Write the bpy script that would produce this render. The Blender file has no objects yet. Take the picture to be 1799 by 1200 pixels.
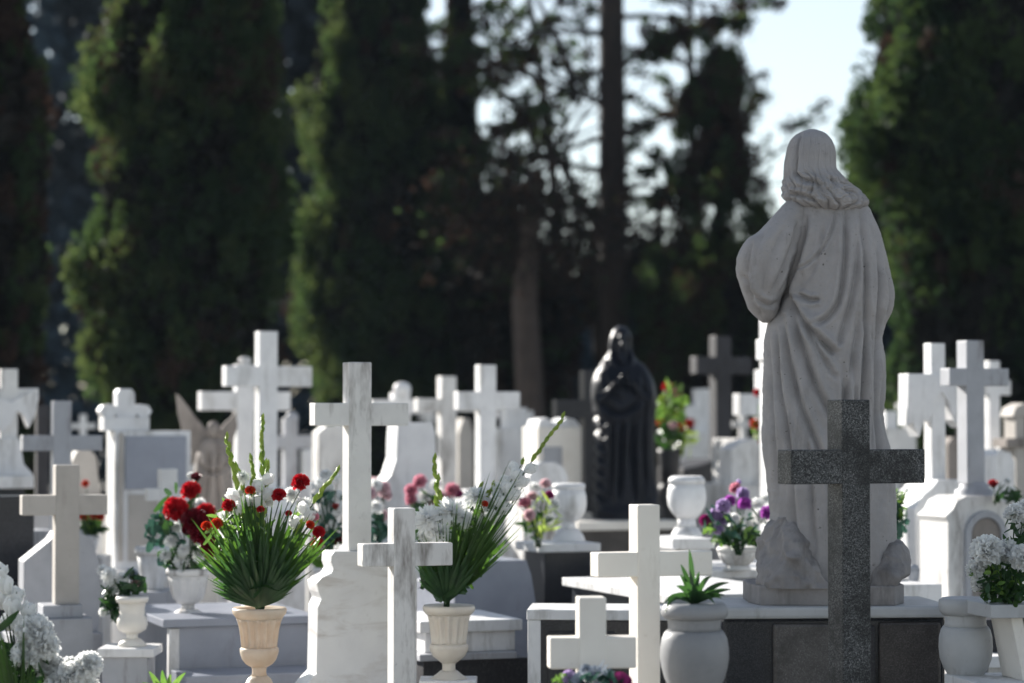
import bpy, math, random
import numpy as np
from mathutils import Vector, Matrix, noise as mnoise
random.seed(7)
rng = np.random.default_rng(11)
SC = bpy.context.scene
COL = SC.collection
rad = math.radians

# ---------------------------------------------------------------- camera
F, CX, CY, HOR, CZ = 4247.0, 899.5, 600.0, 740.0, 1.55
PITCH = math.atan((HOR - CY) / F)
cd = bpy.data.cameras.new('camera')
cam = bpy.data.objects.new('camera', cd)
COL.objects.link(cam)
cam.location = (0, 0, CZ)
cam.rotation_euler = (math.pi / 2 + PITCH, 0, 0)
cd.lens = 85.0
cd.sensor_width = 36.0
cd.clip_start = 0.1
cd.clip_end = 2000
cd.dof.use_dof = True
cd.dof.focus_distance = 8.6
cd.dof.aperture_fstop = 1.9
cd.dof.aperture_blades = 0
SC.camera = cam

# ---------------------------------------------------------------- light
SUN_EL, SUN_A = 24.0, 48.0          # elevation; angle behind the camera's left
sun_vec = Vector((-math.cos(rad(SUN_A)) * math.cos(rad(SUN_EL)), math.sin(rad(SUN_A)) * math.cos(rad(SUN_EL)), math.sin(rad(SUN_EL))))
w = bpy.data.worlds.new('World')
SC.world = w
w.use_nodes = True
nt = w.node_tree
bg = nt.nodes['Background']
sky = nt.nodes.new('ShaderNodeTexSky')
sky.sky_type = 'NISHITA'
sky.sun_disc = False
sky.sun_elevation = rad(SUN_EL)
sky.sun_rotation = math.atan2(sun_vec.x, sun_vec.y)
sky.air_density = 1.0
sky.dust_density = 0.15
sky.ozone_density = 1.0
hs = nt.nodes.new('ShaderNodeHueSaturation')          # thin bright haze: paler sky
hs.inputs['Saturation'].default_value = 0.58
nt.links.new(sky.outputs[0], hs.inputs['Color'])
nt.links.new(hs.outputs[0], bg.inputs[0])
bg.inputs[1].default_value = 0.072
sl = bpy.data.lights.new('sun', 'SUN')
sl.energy = 5.0
sl.angle = rad(0.5)
sl.color = (1.0, 0.95, 0.88)
so = bpy.data.objects.new('sun', sl)
COL.objects.link(so)
so.rotation_euler = sun_vec.to_track_quat('Z', 'Y').to_euler()
SC.view_settings.view_transform = 'Standard'
SC.view_settings.look = 'None'
SC.view_settings.exposure = 1.2
SC.view_settings.gamma = 1
SC.cycles.use_denoising = True
try:
    SC.cycles.denoiser = 'OPENIMAGEDENOISE'
except Exception:
    pass
SC.cycles.max_bounces = 6
SC.cycles.transparent_max_bounces = 6
SC.cycles.sample_clamp_indirect = 6

# ---------------------------------------------------------------- helpers
cp, sp = math.cos(PITCH), math.sin(PITCH)
def P(px, py, Y):
    u = (px - CX) / F
    v = -(py - CY) / F
    dy = cp - v * sp
    t = Y / dy
    return Vector((u * t, Y, CZ + (sp + v * cp) * t))
def zat(py, Y):
    return P(CX, py, Y).z

def vnoise(p, seed=0):
    """value noise, numpy, p (n,3) -> (n,) in -1..1"""
    p = np.asarray(p, float)
    i = np.floor(p).astype(np.int64)
    f = p - i
    f = f * f * (3 - 2 * f)
    def h(a, b, c):
        n = (a * 73856093) ^ (b * 19349663) ^ (c * 83492791) ^ (seed * 2654435761)
        n = (n ^ (n >> 13)) * 1274126177
        n = n & 0x7fffffff
        n = (n ^ (n >> 16)) & 0xffff
        return n / 32767.5 - 1.0
    r = 0
    for dx in (0, 1):
        for dy in (0, 1):
            for dz in (0, 1):
                wgt = (f[:, 0] if dx else 1 - f[:, 0]) * (f[:, 1] if dy else 1 - f[:, 1]) * (f[:, 2] if dz else 1 - f[:, 2])
                r = r + wgt * h(i[:, 0] + dx, i[:, 1] + dy, i[:, 2] + dz)
    return r
def fbm(p, seed=0, oct=3):
    r, a, s = 0, 1.0, 1.0
    for o in range(oct):
        r = r + a * vnoise(np.asarray(p) * s, seed + o)
        a *= .5
        s *= 2.03
    return r

def tag(o, label=None, cat=None, group=None, kind=None):
    if label: o['label'] = label
    if cat: o['category'] = cat
    if group: o['group'] = group
    if kind: o['kind'] = kind
    return o
def empty(name, loc, rz=0, label=None, cat=None, group=None):
    o = bpy.data.objects.new(name, None)
    COL.objects.link(o)
    o.location = loc
    o.rotation_euler = (0, 0, rz)
    o.empty_display_size = .05
    return tag(o, label, cat, group)
def link_mesh(name, me, parent=None, loc=None):
    o = bpy.data.objects.new(name, me)
    COL.objects.link(o)
    if parent: o.parent = parent
    if loc is not None: o.location = loc
    return o
def np_mesh(name, V, Fq, mats, mi=None, smooth=False):
    """V (n,3), Fq (m,4) or (m,3) int array"""
    V = np.asarray(V, np.float32)
    Fq = np.asarray(Fq, np.int32)
    k = Fq.shape[1]
    me = bpy.data.meshes.new(name)
    me.vertices.add(len(V))
    me.vertices.foreach_set('co', V.ravel())
    me.loops.add(Fq.size)
    me.loops.foreach_set('vertex_index', Fq.ravel())
    me.polygons.add(len(Fq))
    me.polygons.foreach_set('loop_start', np.arange(0, Fq.size, k, dtype=np.int32))
    me.polygons.foreach_set('loop_total', np.full(len(Fq), k, np.int32))
    if mi is not None: me.polygons.foreach_set('material_index', np.asarray(mi, np.int32))
    if smooth: me.polygons.foreach_set('use_smooth', np.ones(len(Fq), bool))
    for m in mats: me.materials.append(m)
    me.update(calc_edges=True)
    me.validate()
    return me

class MB:
    def __init__(s):
        s.v, s.f, s.m, s.sm = [], [], [], []
    def add(s, vs, fs, m=0, smooth=False):
        o = len(s.v)
        s.v += [tuple(v) for v in vs]
        for f in fs:
            s.f.append([i + o for i in f])
            s.m.append(m)
            s.sm.append(smooth)
    def box(s, x0, x1, y0, y1, z0, z1, m=0):
        s.add([(x0, y0, z0), (x1, y0, z0), (x1, y1, z0), (x0, y1, z0), (x0, y0, z1), (x1, y0, z1), (x1, y1, z1), (x0, y1, z1)],
              [(3, 2, 1, 0), (4, 5, 6, 7), (0, 1, 5, 4), (1, 2, 6, 5), (2, 3, 7, 6), (3, 0, 4, 7)], m)
    def prism(s, pts, y0, y1, m=0):
        n = len(pts)
        a = sum(pts[i][0] * pts[(i + 1) % n][1] - pts[(i + 1) % n][0] * pts[i][1] for i in range(n))
        if a < 0: pts = pts[::-1]
        vs = [(x, y0, z) for x, z in pts] + [(x, y1, z) for x, z in pts]
        fs = [list(range(n)), list(range(2 * n - 1, n - 1, -1))]
        fs += [(i + n, (i + 1) % n + n, (i + 1) % n, i) for i in range(n)]
        s.add(vs, fs, m)
    def lathe(s, prof, cx=0, cy=0, seg=48, m=0, flutes=0, fl=(0, 0), fd=.06, cap=True):
        vs, fs = [], []
        for (z, r) in prof:
            for k in range(seg):
                a = 2 * math.pi * k / seg
                rr = r
                if flutes and fl[0] <= z <= fl[1]:
                    rr = r * (1 - fd * (.5 + .5 * math.cos(flutes * a)))
                vs.append((cx + rr * math.cos(a), cy + rr * math.sin(a), z))
        n = len(prof)
        for j in range(n - 1):
            for k in range(seg):
                k2 = (k + 1) % seg
                q = (j * seg + k, j * seg + k2, (j + 1) * seg + k2, (j + 1) * seg + k)
                fs.append(q if prof[j + 1][0] > prof[j][0] or True else q[::-1])
        if cap:
            fs.append(list(range(seg))[::-1])
            fs.append([(n - 1) * seg + k for k in range(seg)])
        s.add(vs, fs, m, True)
    def tube(s, pts, radii, seg=6, m=0):
        pts = [Vector(p) for p in pts]
        n = len(pts)
        vs, fs = [], []
        up = Vector((0.13, 0.31, .94))
        for i, p in enumerate(pts):
            d = (pts[min(i + 1, n - 1)] - pts[max(i - 1, 0)]).normalized()
            a = d.cross(up)
            if a.length < 1e-3: a = d.cross(Vector((1, 0, 0)))
            a.normalize()
            b = d.cross(a)
            r = radii[i] if hasattr(radii, '__len__') else radii
            for k in range(seg):
                t = 2 * math.pi * k / seg
                vs.append(p + a * (r * math.cos(t)) + b * (r * math.sin(t)))
        for i in range(n - 1):
            for k in range(seg):
                k2 = (k + 1) % seg
                fs.append((i * seg + k, i * seg + k2, (i + 1) * seg + k2, (i + 1) * seg + k))
        fs.append(list(range(seg)))
        fs.append([(n - 1) * seg + k for k in range(seg)][::-1])
        s.add(vs, fs, m, True)
    def ball(s, c, r, m=0, seg=12, rings=8, sc=(1, 1, 1)):
        vs, fs = [], []
        for j in range(rings + 1):
            t = math.pi * j / rings
            for k in range(seg):
                a = 2 * math.pi * k / seg
                rr = r * max(math.sin(t), .02)
                vs.append((c[0] + rr * math.cos(a) * sc[0], c[1] + rr * math.sin(a) * sc[1], c[2] - r * math.cos(t) * sc[2]))
        for j in range(rings):
            for k in range(seg):
                k2 = (k + 1) % seg
                fs.append((j * seg + k, j * seg + k2, (j + 1) * seg + k2, (j + 1) * seg + k))
        s.add(vs, fs, m, True)
    def mesh(s, name, mats):
        me = bpy.data.meshes.new(name)
        me.from_pydata(s.v, [], s.f)
        for m in (mats if isinstance(mats, (list, tuple)) else [mats]): me.materials.append(m)
        me.polygons.foreach_set('material_index', s.m)
        me.polygons.foreach_set('use_smooth', s.sm)
        me.update()
        return me
    def build(s, name, mats, parent=None, bevel=0, loc=None):
        o = link_mesh(name, s.mesh(name, mats), parent, loc)
        if bevel:
            b = o.modifiers.new('bevel', 'BEVEL')
            b.width = bevel
            b.segments = 2
            b.limit_method = 'ANGLE'
            b.angle_limit = rad(35)
            b.harden_normals = False
        return o

# ---------------------------------------------------------------- materials
def new_mat(name):
    m = bpy.data.materials.new(name)
    m.use_nodes = True
    n = m.node_tree
    return m, n, n.nodes['Principled BSDF']
def N(nt, t, **kw):
    n = nt.nodes.new(t)
    for k, v in kw.items(): setattr(n, k, v)
    return n
def coords(nt):
    tc = N(nt, 'ShaderNodeTexCoord')
    oi = N(nt, 'ShaderNodeObjectInfo')
    mu = N(nt, 'ShaderNodeMath', operation='MULTIPLY')
    mu.inputs[1].default_value = 37.0
    nt.links.new(oi.outputs['Random'], mu.inputs[0])
    va = N(nt, 'ShaderNodeVectorMath', operation='ADD')
    nt.links.new(tc.outputs['Object'], va.inputs[0])
    nt.links.new(mu.outputs[0], va.inputs[1])
    return va.outputs[0]
def tex(nt, vec, scale, detail=4, rough=.6, stretch=None, dist=0):
    if stretch:
        mp = N(nt, 'ShaderNodeMapping')
        mp.inputs['Scale'].default_value = stretch
        nt.links.new(vec, mp.inputs[0])
        vec = mp.outputs[0]
    t = N(nt, 'ShaderNodeTexNoise')
    t.inputs['Scale'].default_value = scale
    t.inputs['Detail'].default_value = detail
    t.inputs['Roughness'].default_value = rough
    t.inputs['Distortion'].default_value = dist
    nt.links.new(vec, t.inputs['Vector'])
    return t.outputs[0]
def ramp(nt, fac, a, b, ca=(0, 0, 0), cb=(1, 1, 1)):
    r = N(nt, 'ShaderNodeValToRGB')
    r.color_ramp.elements[0].position = a
    r.color_ramp.elements[1].position = b
    r.color_ramp.elements[0].color = (*ca, 1)
    r.color_ramp.elements[1].color = (*cb, 1)
    nt.links.new(fac, r.inputs[0])
    return r.outputs[0]
def mixc(nt, fac, a, b, mode='MIX'):
    m = N(nt, 'ShaderNodeMix', data_type='RGBA', blend_type=mode)
    if isinstance(fac, float): m.inputs[0].default_value = fac
    else: nt.links.new(fac, m.inputs[0])
    for i, c in ((6, a), (7, b)):
        if isinstance(c, tuple): m.inputs[i].default_value = (*c, 1)
        else: nt.links.new(c, m.inputs[i])
    return m.outputs[2]
def bump(nt, bsdf, fac, strength, dist):
    b = N(nt, 'ShaderNodeBump')
    b.inputs['Strength'].default_value = strength
    b.inputs['Distance'].default_value = dist
    nt.links.new(fac, b.inputs['Height'])
    nt.links.new(b.outputs[0], bsdf.inputs['Normal'])
def stone(name, c1, c2, stain=None, stain_lo=.58, stain_hi=.72, scale=6, rough=.6, bmp=.15, vein=None, spots=None):
    m, nt, b = new_mat(name)
    v = coords(nt)
    c = mixc(nt, ramp(nt, tex(nt, v, scale, 6), .35, .68), c1, c2)
    if vein:
        c = mixc(nt, ramp(nt, tex(nt, v, 4, 5, .6, (1, 1, 3), 2.5), .48, .52, (0, 0, 0), (.8, .8, .8)), c, vein) if False else mixc(nt, ramp(nt, tex(nt, v, 5, 5, .65, (.6, .6, 2.2), 1.2), .5, .75), c, vein)
    if stain:
        st = ramp(nt, tex(nt, v, 9, 5, .7, (1, 1, .22)), stain_lo, stain_hi)
        c = mixc(nt, st, c, stain)
        c = mixc(nt, ramp(nt, tex(nt, v, 22, 6, .75), .6, .8, (0, 0, 0), (.7, .7, .7)), c, stain)
    if spots:
        c = mixc(nt, ramp(nt, tex(nt, v, 64, 2, .5), .715, .76), c, spots)
    nt.links.new(c, b.inputs['Base Color'])
    b.inputs['Roughness'].default_value = rough
    b.inputs['Specular IOR Level'].default_value = .28
    bump(nt, b, tex(nt, v, 90, 5, .7), bmp, .004)
    return m
def granite(name, c1, c2, c3, scale=220, rough=.35, patch=.0):
    m, nt, b = new_mat(name)
    v = coords(nt)
    n1 = tex(nt, v, scale, 3, .7)
    c = mixc(nt, ramp(nt, n1, .44, .62), c1, c2)
    c = mixc(nt, ramp(nt, tex(nt, v, scale * 1.6, 2, .6), .57, .66), c, c3)
    if patch:
        c = mixc(nt, ramp(nt, tex(nt, v, 6, 4, .7), .45, .62, (0, 0, 0), (patch, patch, patch)), c, tuple(x * .45 for x in c1))
    nt.links.new(c, b.inputs['Base Color'])
    b.inputs['Roughness'].default_value = rough
    b.inputs['Specular IOR Level'].default_value = .3
    bump(nt, b, n1, .12, .002)
    return m
def leafy(name, c1, c2, trans=.35, rough=.5, tcol=None, nscale=30):
    m = bpy.data.materials.new(name)
    m.use_nodes = True
    nt = m.node_tree
    nt.nodes.remove(nt.nodes['Principled BSDF'])
    out = nt.nodes['Material Output']
    v = coords(nt)
    c = mixc(nt, ramp(nt, tex(nt, v, nscale, 3), .35, .65), c1, c2)
    p = N(nt, 'ShaderNodeBsdfPrincipled')
    p.inputs['Roughness'].default_value = rough
    p.inputs['Specular IOR Level'].default_value = .5 if rough < .6 else .15
    nt.links.new(c, p.inputs['Base Color'])
    t = N(nt, 'ShaderNodeBsdfTranslucent')
    if tcol: t.inputs[0].default_value = (*tcol, 1)
    else: nt.links.new(c, t.inputs[0])
    mx = N(nt, 'ShaderNodeMixShader')
    mx.inputs[0].default_value = trans
    nt.links.new(p.outputs[0], mx.inputs[1])
    nt.links.new(t.outputs[0], mx.inputs[2])
    nt.links.new(mx.outputs[0], out.inputs[0])
    return m

M_ = {}
M_['white'] = stone('white_marble', (.78, .78, .78), (.66, .66, .67), (.36, .35, .33), .51, .73, rough=.5, bmp=.08)
M_['aged'] = stone('aged_marble', (.74, .73, .71), (.62, .61, .60), (.20, .18, .165), .50, .70, rough=.6)
M_['vein'] = stone('veined_marble', (.74, .74, .74), (.66, .66, .67), (.40, .37, .33), .64, .80, rough=.4, vein=(.50, .47, .45), bmp=.06)
M_['grey'] = stone('grey_marble', (.41, .42, .45), (.33, .34, .365), (.18, .17, .165), .57, .75, rough=.55)
M_['shaded_bluegrey'] = stone('shaded_blue_grey_marble', (.31, .33, .385), (.26, .28, .33), (.20, .20, .22), .6, .8, rough=.35, bmp=.05)  # colour lowered to carry the shade on these faces
M_['dirty'] = stone('dirty_limestone', (.31, .275, .25), (.21, .19, .175), (.11, .09, .08), .5, .7, rough=.8, bmp=.3)
M_['beige'] = stone('beige_limestone', (.47, .44, .405), (.39, .365, .335), (.28, .25, .22), .56, .75, rough=.7)
M_['cream'] = stone('cream_marble', (.80, .77, .71), (.74, .70, .64), (.50, .45, .38), .60, .8, rough=.5, bmp=.06)
M_['statue'] = stone('weathered_statue_stone', (.35, .335, .335), (.29, .28, .28), (.14, .132, .128), .56, .80, scale=9, rough=.75, bmp=.25, spots=(.10, .09, .085))
M_['rock'] = stone('carved_rock_stone', (.29, .275, .27), (.21, .20, .20), (.12, .11, .105), .5, .72, scale=12, rough=.8, bmp=.4)
M_['slab'] = stone('dull_marble_slab', (.48, .49, .50), (.40, .41, .42), (.27, .26, .25), .56, .75, rough=.5)
M_['urn'] = stone('grey_stone_urn', (.28, .285, .295), (.22, .225, .235), (.15, .15, .15), .58, .78, rough=.45, bmp=.06)
M_['brown'] = granite('dark_brown_granite', (.050, .044, .042), (.085, .075, .070), (.12, .11, .105), 120, .4, .5)
M_['browngrey'] = granite('grey_brown_granite', (.085, .078, .075), (.12, .112, .108), (.16, .155, .15), 110, .45, .6)
M_['dark'] = granite('black_granite', (.016, .018, .022), (.035, .038, .045), (.07, .07, .08), 180, .25)
M_['granite'] = granite('speckled_granite', (.008, .010, .012), (.10, .104, .108), (.26, .26, .26), 170, .5, .75)
M_['iron'] = granite('dark_slate', (.026, .026, .030), (.040, .039, .042), (.06, .06, .06), 60, .5)
M_['darkgrey'] = stone('dark_grey_stone', (.040, .040, .047), (.027, .027, .032), (.016, .016, .018), .5, .7, rough=.6)
m, nt_, b_ = new_mat('blackened_bronze')
v_ = coords(nt_)
nt_.links.new(mixc(nt_, ramp(nt_, tex(nt_, v_, 12, 5), .4, .65), (.003, .005, .010), (.009, .011, .018)), b_.inputs['Base Color'])
b_.inputs['Roughness'].default_value = .42
b_.inputs['Specular IOR Level'].default_value = .22
bump(nt_, b_, tex(nt_, v_, 60, 4), .1, .004)
M_['bronze'] = m
M_['alabaster'] = leafy('warm_alabaster', (.80, .73, .62), (.66, .57, .46), .28, .35, (.95, .70, .42), 14)
M_['pale_alabaster'] = leafy('pale_alabaster', (.82, .78, .70), (.76, .70, .62), .22, .35, (.95, .82, .66), 14)

M_['leaf'] = leafy('dark_leaf', (.016, .050, .020), (.036, .090, .030), .3, .4, (.06, .16, .03))
M_['palm'] = leafy('palm_leaf', (.018, .052, .012), (.040, .095, .022), .42, .35, (.09, .20, .025))
M_['fresh'] = leafy('fresh_green_leaf', (.12, .26, .04), (.22, .36, .07), .45, .45)
M_['bud'] = leafy('yellow_green_bud', (.30, .46, .06), (.46, .56, .12), .5, .45)
M_['teal'] = leafy('blue_green_leaf', (.03, .10, .075), (.06, .15, .10), .25, .45)
M_['silver'] = leafy('silver_leaf', (.30, .34, .40), (.42, .46, .52), .2, .6)
M_['pwhite'] = leafy('white_petal', (.95, .95, .93), (.92, .93, .92), .55, .6)
M_['pred'] = leafy('red_petal', (.62, .014, .024), (.50, .010, .02), .4, .5)
M_['pdark'] = leafy('dark_red_petal', (.22, .006, .018), (.15, .006, .016), .25, .5)
M_['porange'] = leafy('orange_red_petal', (.75, .07, .02), (.68, .05, .02), .35, .5)
M_['ppink'] = leafy('pink_petal', (.84, .42, .50), (.78, .32, .42), .5, .5)
M_['ppale'] = leafy('pale_pink_petal', (.88, .68, .70), (.84, .60, .64), .5, .5)
M_['pmag'] = leafy('magenta_petal', (.42, .03, .20), (.32, .02, .16), .3, .5)
M_['ppurple'] = leafy('purple_petal', (.62, .16, .64), (.52, .11, .56), .45, .5)
M_['plilac'] = leafy('lilac_petal', (.62, .48, .74), (.54, .40, .66), .45, .5)
# ---------------------------------------------------------------- stone things from front-face outlines
def M(name, label, cat, Y, cx, blocks, rot=20, group=None, bev=.004):
    """A stone thing: Empty on the ground under its front face, turned by rot; every block is a part.
    Front faces lie in the local plane y=dy; pixel columns/rows give their true size at depth Y."""
    r = rad(rot)
    S = Y / F
    o = P(cx, HOR, Y)
    e = empty(name, (o.x, Y, 0), r, label, cat, group)
    ct, tt = math.cos(r), math.tan(r)
    def lx(px, dy): return (px - cx) * S / ct + dy * tt
    def lz(py): return 0.0 if py is None else zat(py, Y)
    for b in blocks:
        k, part = b[0], b[1]
        mb = MB()
        bv = bev
        if k == 'B':
            _, _, x0, x1, yt, yb, d, dy, mt = b[:9]
            mb.box(lx(x0, dy), lx(x1, dy), dy, dy + d, lz(yb), lz(yt))
        elif k == 'P':
            _, _, pts, d, dy, mt = b[:6]
            mb.prism([(lx(x, dy), lz(y)) for x, y in pts], dy, dy + d)
        elif k == 'L':
            _, _, c, prof, cyl, mt = b[:6]
            fl = b[6] if len(b) > 6 else None
            prof = [(lz(y), hw * S) for y, hw in prof][::-1]
            ccx = lx(c, cyl)
            if fl: mb.lathe(prof, ccx, cyl, 96, 0, fl[0], (lz(fl[2]), lz(fl[1])), fl[3] if len(fl) > 3 else .08)
            else: mb.lathe(prof, ccx, cyl)
            bv = 0
        ob = mb.build(part, M_[mt], e, bv)
    return e
def cr(l, r, t, b, bl, br, bt, bb, mt, d=None, Y=10, rot=20):
    """upright + crossbar"""
    w = (r - l) * Y / F / math.cos(rad(rot))
    d = d or w
    return [('B', 'upright', l, r, t, b, d, 0, mt), ('B', 'crossbar', bl, br, bt, bb, d - .005, .0025, mt)]
def cross(label, Y, l, r, t, b, bar, mt='white', rot=20, base=None, d=None, extra=None, group='stone grave crosses', name='grave_cross', cat='cross'):
    bl = cr(l, r, t, b, *bar, mt, d, Y, rot)
    if base:
        w = (r - l) * Y / F
        for i, (x0, x1, yt, yb, dep, bm) in enumerate(base):
            bl.append(('B', ('plinth', 'step', 'base_block', 'footing')[min(i, 3)], x0, x1, yt, yb, dep, -(dep - w) / 2, bm))
    if extra: bl += extra
    return M(name, label, cat, Y, (l + r) / 2, bl, rot, group)

G1 = 'stone grave crosses'
# --- foreground
cross('dark speckled granite cross standing closest, in front of the big grey statue', 8.0, 1478, 1530, 702, 1290, (1385, 1633, 790, 850), 'granite', 21,
      [(1420, 1590, 1290, None, .34, 'granite')], group=G1)
cross('tall clean cream cross just left of the urn with the spiky green plant', 7.6, 1120, 1160, 887, 1300, (1050, 1255, 970, 1013), 'cream', 20,
      [(1080, 1215, 1300, None, .3, 'cream')])
cross('short stubby white cross at the bottom edge above the magenta flowers', 7.1, 1017, 1065, 1050, 1290, (966, 1118, 1120, 1175), 'cream', 6,
      [(990, 1095, 1290, None, .2, 'cream')])
cross('weathered small cross with stained arms in front of the veined marble headstone', 9.2, 693, 730, 893, 1290, (640, 795, 955, 995), 'aged', 20,
      [(660, 770, 1290, None, .25, 'aged')])
M('headstone', 'veined pale marble headstone with scrolled broken left edge and a tall stained cross on top', 'headstone', 9.8, 640, [
    ('P', 'slab', [(590, 968), (720, 968), (727, 1000), (732, 1010), (732, 1260), (536, 1260), (540, 1200), (552, 1188), (560, 1180), (562, 1064),
                   (568, 1050), (563, 1038), (560, 1022), (568, 1014), (584, 1006), (588, 998), (584, 986), (585, 974)], .15, 0, 'vein'),
    ('B', 'base_block', 520, 760, 1260, None, .34, -.09, 'vein'),
    ('B', 'upright', 613, 652, 636, 968, .096, .027, 'aged'), ('B', 'crossbar', 555, 716, 708, 748, .090, .030, 'aged')], 20, 'headstones')
# --- left
cross('beige limestone cross with short arms, low at the left side', 10.8, 100, 140, 817, 1062, (45, 186, 870, 905), 'beige', 18,
      [(84, 150, 1062, 1084, .2, 'grey'), (60, 170, 1084, None, .3, 'grey')])
M('headstone', 'broad grey headstone with sloping shoulders behind the beige cross', 'headstone', 11.4, 110, [
    ('P', 'slab', [(48, 985), (92, 948), (100, 935), (128, 930), (158, 945), (172, 990), (172, 1110), (48, 1110)], .16, 0, 'grey'),
    ('B', 'base_block', 36, 186, 1110, None, .4, -.12, 'grey')], 20, 'headstones')
cross('grey streaked cross standing behind the beige cross at left', 13, 95, 125, 704, 930, (45, 176, 765, 792), 'grey', 20,
      [(70, 150, 930, None, .3, 'grey')])
M('grave_cross', 'white cross wrapped in carved drapery at the far left edge', 'cross', 14, 16,
  cr(3, 30, 648, 830, -30, 64, 682, 704, 'aged', None, 14) + [
    ('P', 'draped_cloth', [(-26, 700), (-20, 690), (20, 706), (46, 690), (58, 684), (66, 698), (60, 730), (50, 752), (40, 728), (30, 722), (22, 745), (6, 760), (-10, 740), (-22, 756)], .10, -.02, 'white'),
    ('P', 'plinth', [(-40, 835), (-22, 818), (-8, 770), (36, 770), (44, 815), (60, 835)], .2, -.05, 'white'),
    ('B', 'cap_slab', -50, 66, 835, 857, .4, -.15, 'white'), ('B', 'base_block', -40, 50, 857, None, .35, -.12, 'dark')], 20, G1)
cross('small dark grey cross half hidden beside the draped white cross at left', 16, 66, 86, 712, 880, (44, 98, 768, 790), 'darkgrey', 20,
      [(50, 104, 880, None, .3, 'grey')])
M('headstone', 'dark polished granite headstone in the shade at the far left edge', 'headstone', 12, 10, [
    ('B', 'slab', -60, 58, 872, 1020, .2, 0, 'dark'), ('B', 'base_block', -70, 70, 1020, None, .5, -.15, 'dark')], 20, 'headstones')
M('headstone', 'white stele with a clover shaped cross on top and a brown framed panel', 'headstone', 14, 268, [
    ('B', 'slab', 206, 332, 757, 1000, .26, 0, 'white'), ('B', 'panel', 224, 326, 766, 860, .02, -.012, 'shaded_bluegrey'), ('B', 'panel', 230, 300, 868, 985, .02, -.012, 'beige'),
    ('B', 'frame', 214, 221, 760, 985, .02, -.014, 'beige'),
    ('B', 'shoulder', 186, 262, 733, 757, .16, .03, 'white'),
    ('P', 'cross_top', [(206, 733), (206, 727), (197, 735), (184, 733), (178, 722), (184, 712), (196, 710), (207, 713), (207, 690), (211, 683), (231, 683), (236, 690), (236, 713), (247, 710), (259, 712), (265, 722), (259, 733), (246, 735), (238, 727), (238, 733)], .12, .05, 'white'),
    ('B', 'base_block', 180, 350, 1000, None, .5, -.12, 'white')], 20, 'headstones')
cross('small plain stone cross low in front of the brown framed white stele', 12.6, 284, 312, 824, 1010, (262, 342, 858, 880), 'aged', 20,
      [(268, 330, 1010, None, .25, 'aged')])
cross('tallest bright white cross of the left group', 14.5, 456, 487, 582, 858, (400, 546, 643, 679), 'white', 20,
      [(430, 520, 858, 900, .22, 'white'), (415, 540, 900, None, .36, 'white')])
cross('white cross with a round knob on top behind the tallest left cross', 16, 417, 446, 640, 858, (357, 508, 688, 721), 'white', 20,
      [(385, 480, 858, None, .3, 'aged')], extra=[('L', 'knob', 428, [(626, 2), (628, 9), (633, 12), (638, 9), (641, 6)], .06, 'aged')])
cross('little grey round-topped cross between the two tall left crosses', 18, 501, 523, 735, 860, (486, 562, 765, 788), 'grey', 20,
      [(480, 545, 860, None, .3, 'grey')], extra=[('L', 'finial', 512, [(723, 2), (725, 8), (731, 11), (737, 11), (740, 10)], .05, 'grey')])
M('headstone', 'plain pale headstone behind the arm of the stained tall cross', 'headstone', 16.5, 585, [
    ('P', 'slab', [(560, 760), (575, 748), (612, 748), (622, 764), (622, 900), (560, 900)], .16, 0, 'aged'), ('B', 'base_block', 545, 640, 900, None, .4, -.1, 'aged')], 20, 'headstones')
M('headstone', 'white headstone with a swept concave shoulder catching sunlight behind the pink flowers', 'headstone', 13, 705, [
    ('P', 'slab', [(700, 742), (760, 742), (764, 760), (768, 950), (640, 950), (642, 885), (655, 866), (672, 852), (688, 835), (697, 806), (698, 770)], .2, 0, 'white'),
    ('B', 'base_block', 630, 785, 950, None, .45, -.12, 'white')], 20, 'headstones')
cross('far cross with rounded ends peeking over the right arm of the stained cross', 17.5, 693, 721, 690, 850, (655, 762, 702, 727), 'white', 20,
      [(670, 745, 850, None, .3, 'white')], extra=[('L', 'knob', 706, [(671, 4), (674, 12), (682, 16), (690, 15), (694, 12)], .05, 'white')])
cross('slim weathered cross directly left of the bright white middle cross', 17, 776, 802, 661, 880, (735, 838, 700, 723), 'aged', 20,
      [(755, 825, 880, None, .3, 'aged')])
cross('bright white cross standing between the two gladiolus bouquets', 14.5, 844, 872, 641, 860, (806, 914, 688, 720), 'white', 20,
      [(820, 900, 860, 900, .22, 'white'), (808, 915, 900, None, .36, 'white')])
M('headstone', 'white stele with small stepped cap right of the bright middle cross', 'headstone', 18, 908, [
    ('B', 'slab', 876, 935, 752, 900, .2, 0, 'white'), ('B', 'cap', 890, 926, 716, 752, .14, .03, 'white'), ('B', 'base_block', 866, 950, 900, None, .4, -.1, 'white')], 20, 'headstones')
M('headstone', 'carved cream headstone with grey inset panel left of the dark cross', 'headstone', 16, 985, [
    ('B', 'slab', 945, 1022, 750, 900, .3, 0, 'cream'), ('B', 'panel', 955, 988, 785, 850, .02, -.012, 'grey'),
    ('P', 'crown_scroll', [(945, 750), (948, 738), (962, 734), (972, 742), (985, 742), (996, 734), (1010, 736), (1022, 750)], .22, .04, 'white'),
    ('B', 'base_block', 930, 1040, 900, None, .5, -.1, 'cream')], 20, 'headstones')
M('headstone', 'small pale stone with pointed top seen between the slim and bright middle crosses', 'headstone', 21, 820, [
    ('P', 'slab', [(806, 760), (814, 735), (824, 735), (832, 760), (832, 880), (806, 880)], .16, 0, 'beige'), ('B', 'base_block', 796, 842, 880, None, .4, -.1, 'aged')], 20, 'headstones')
cross('dark slate cross with its arm reaching left behind the black statue', 17, 1027, 1052, 650, 890, (978, 1078, 702, 735), 'iron', 20,
      [(1000, 1085, 890, None, .3, 'iron')])
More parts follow.
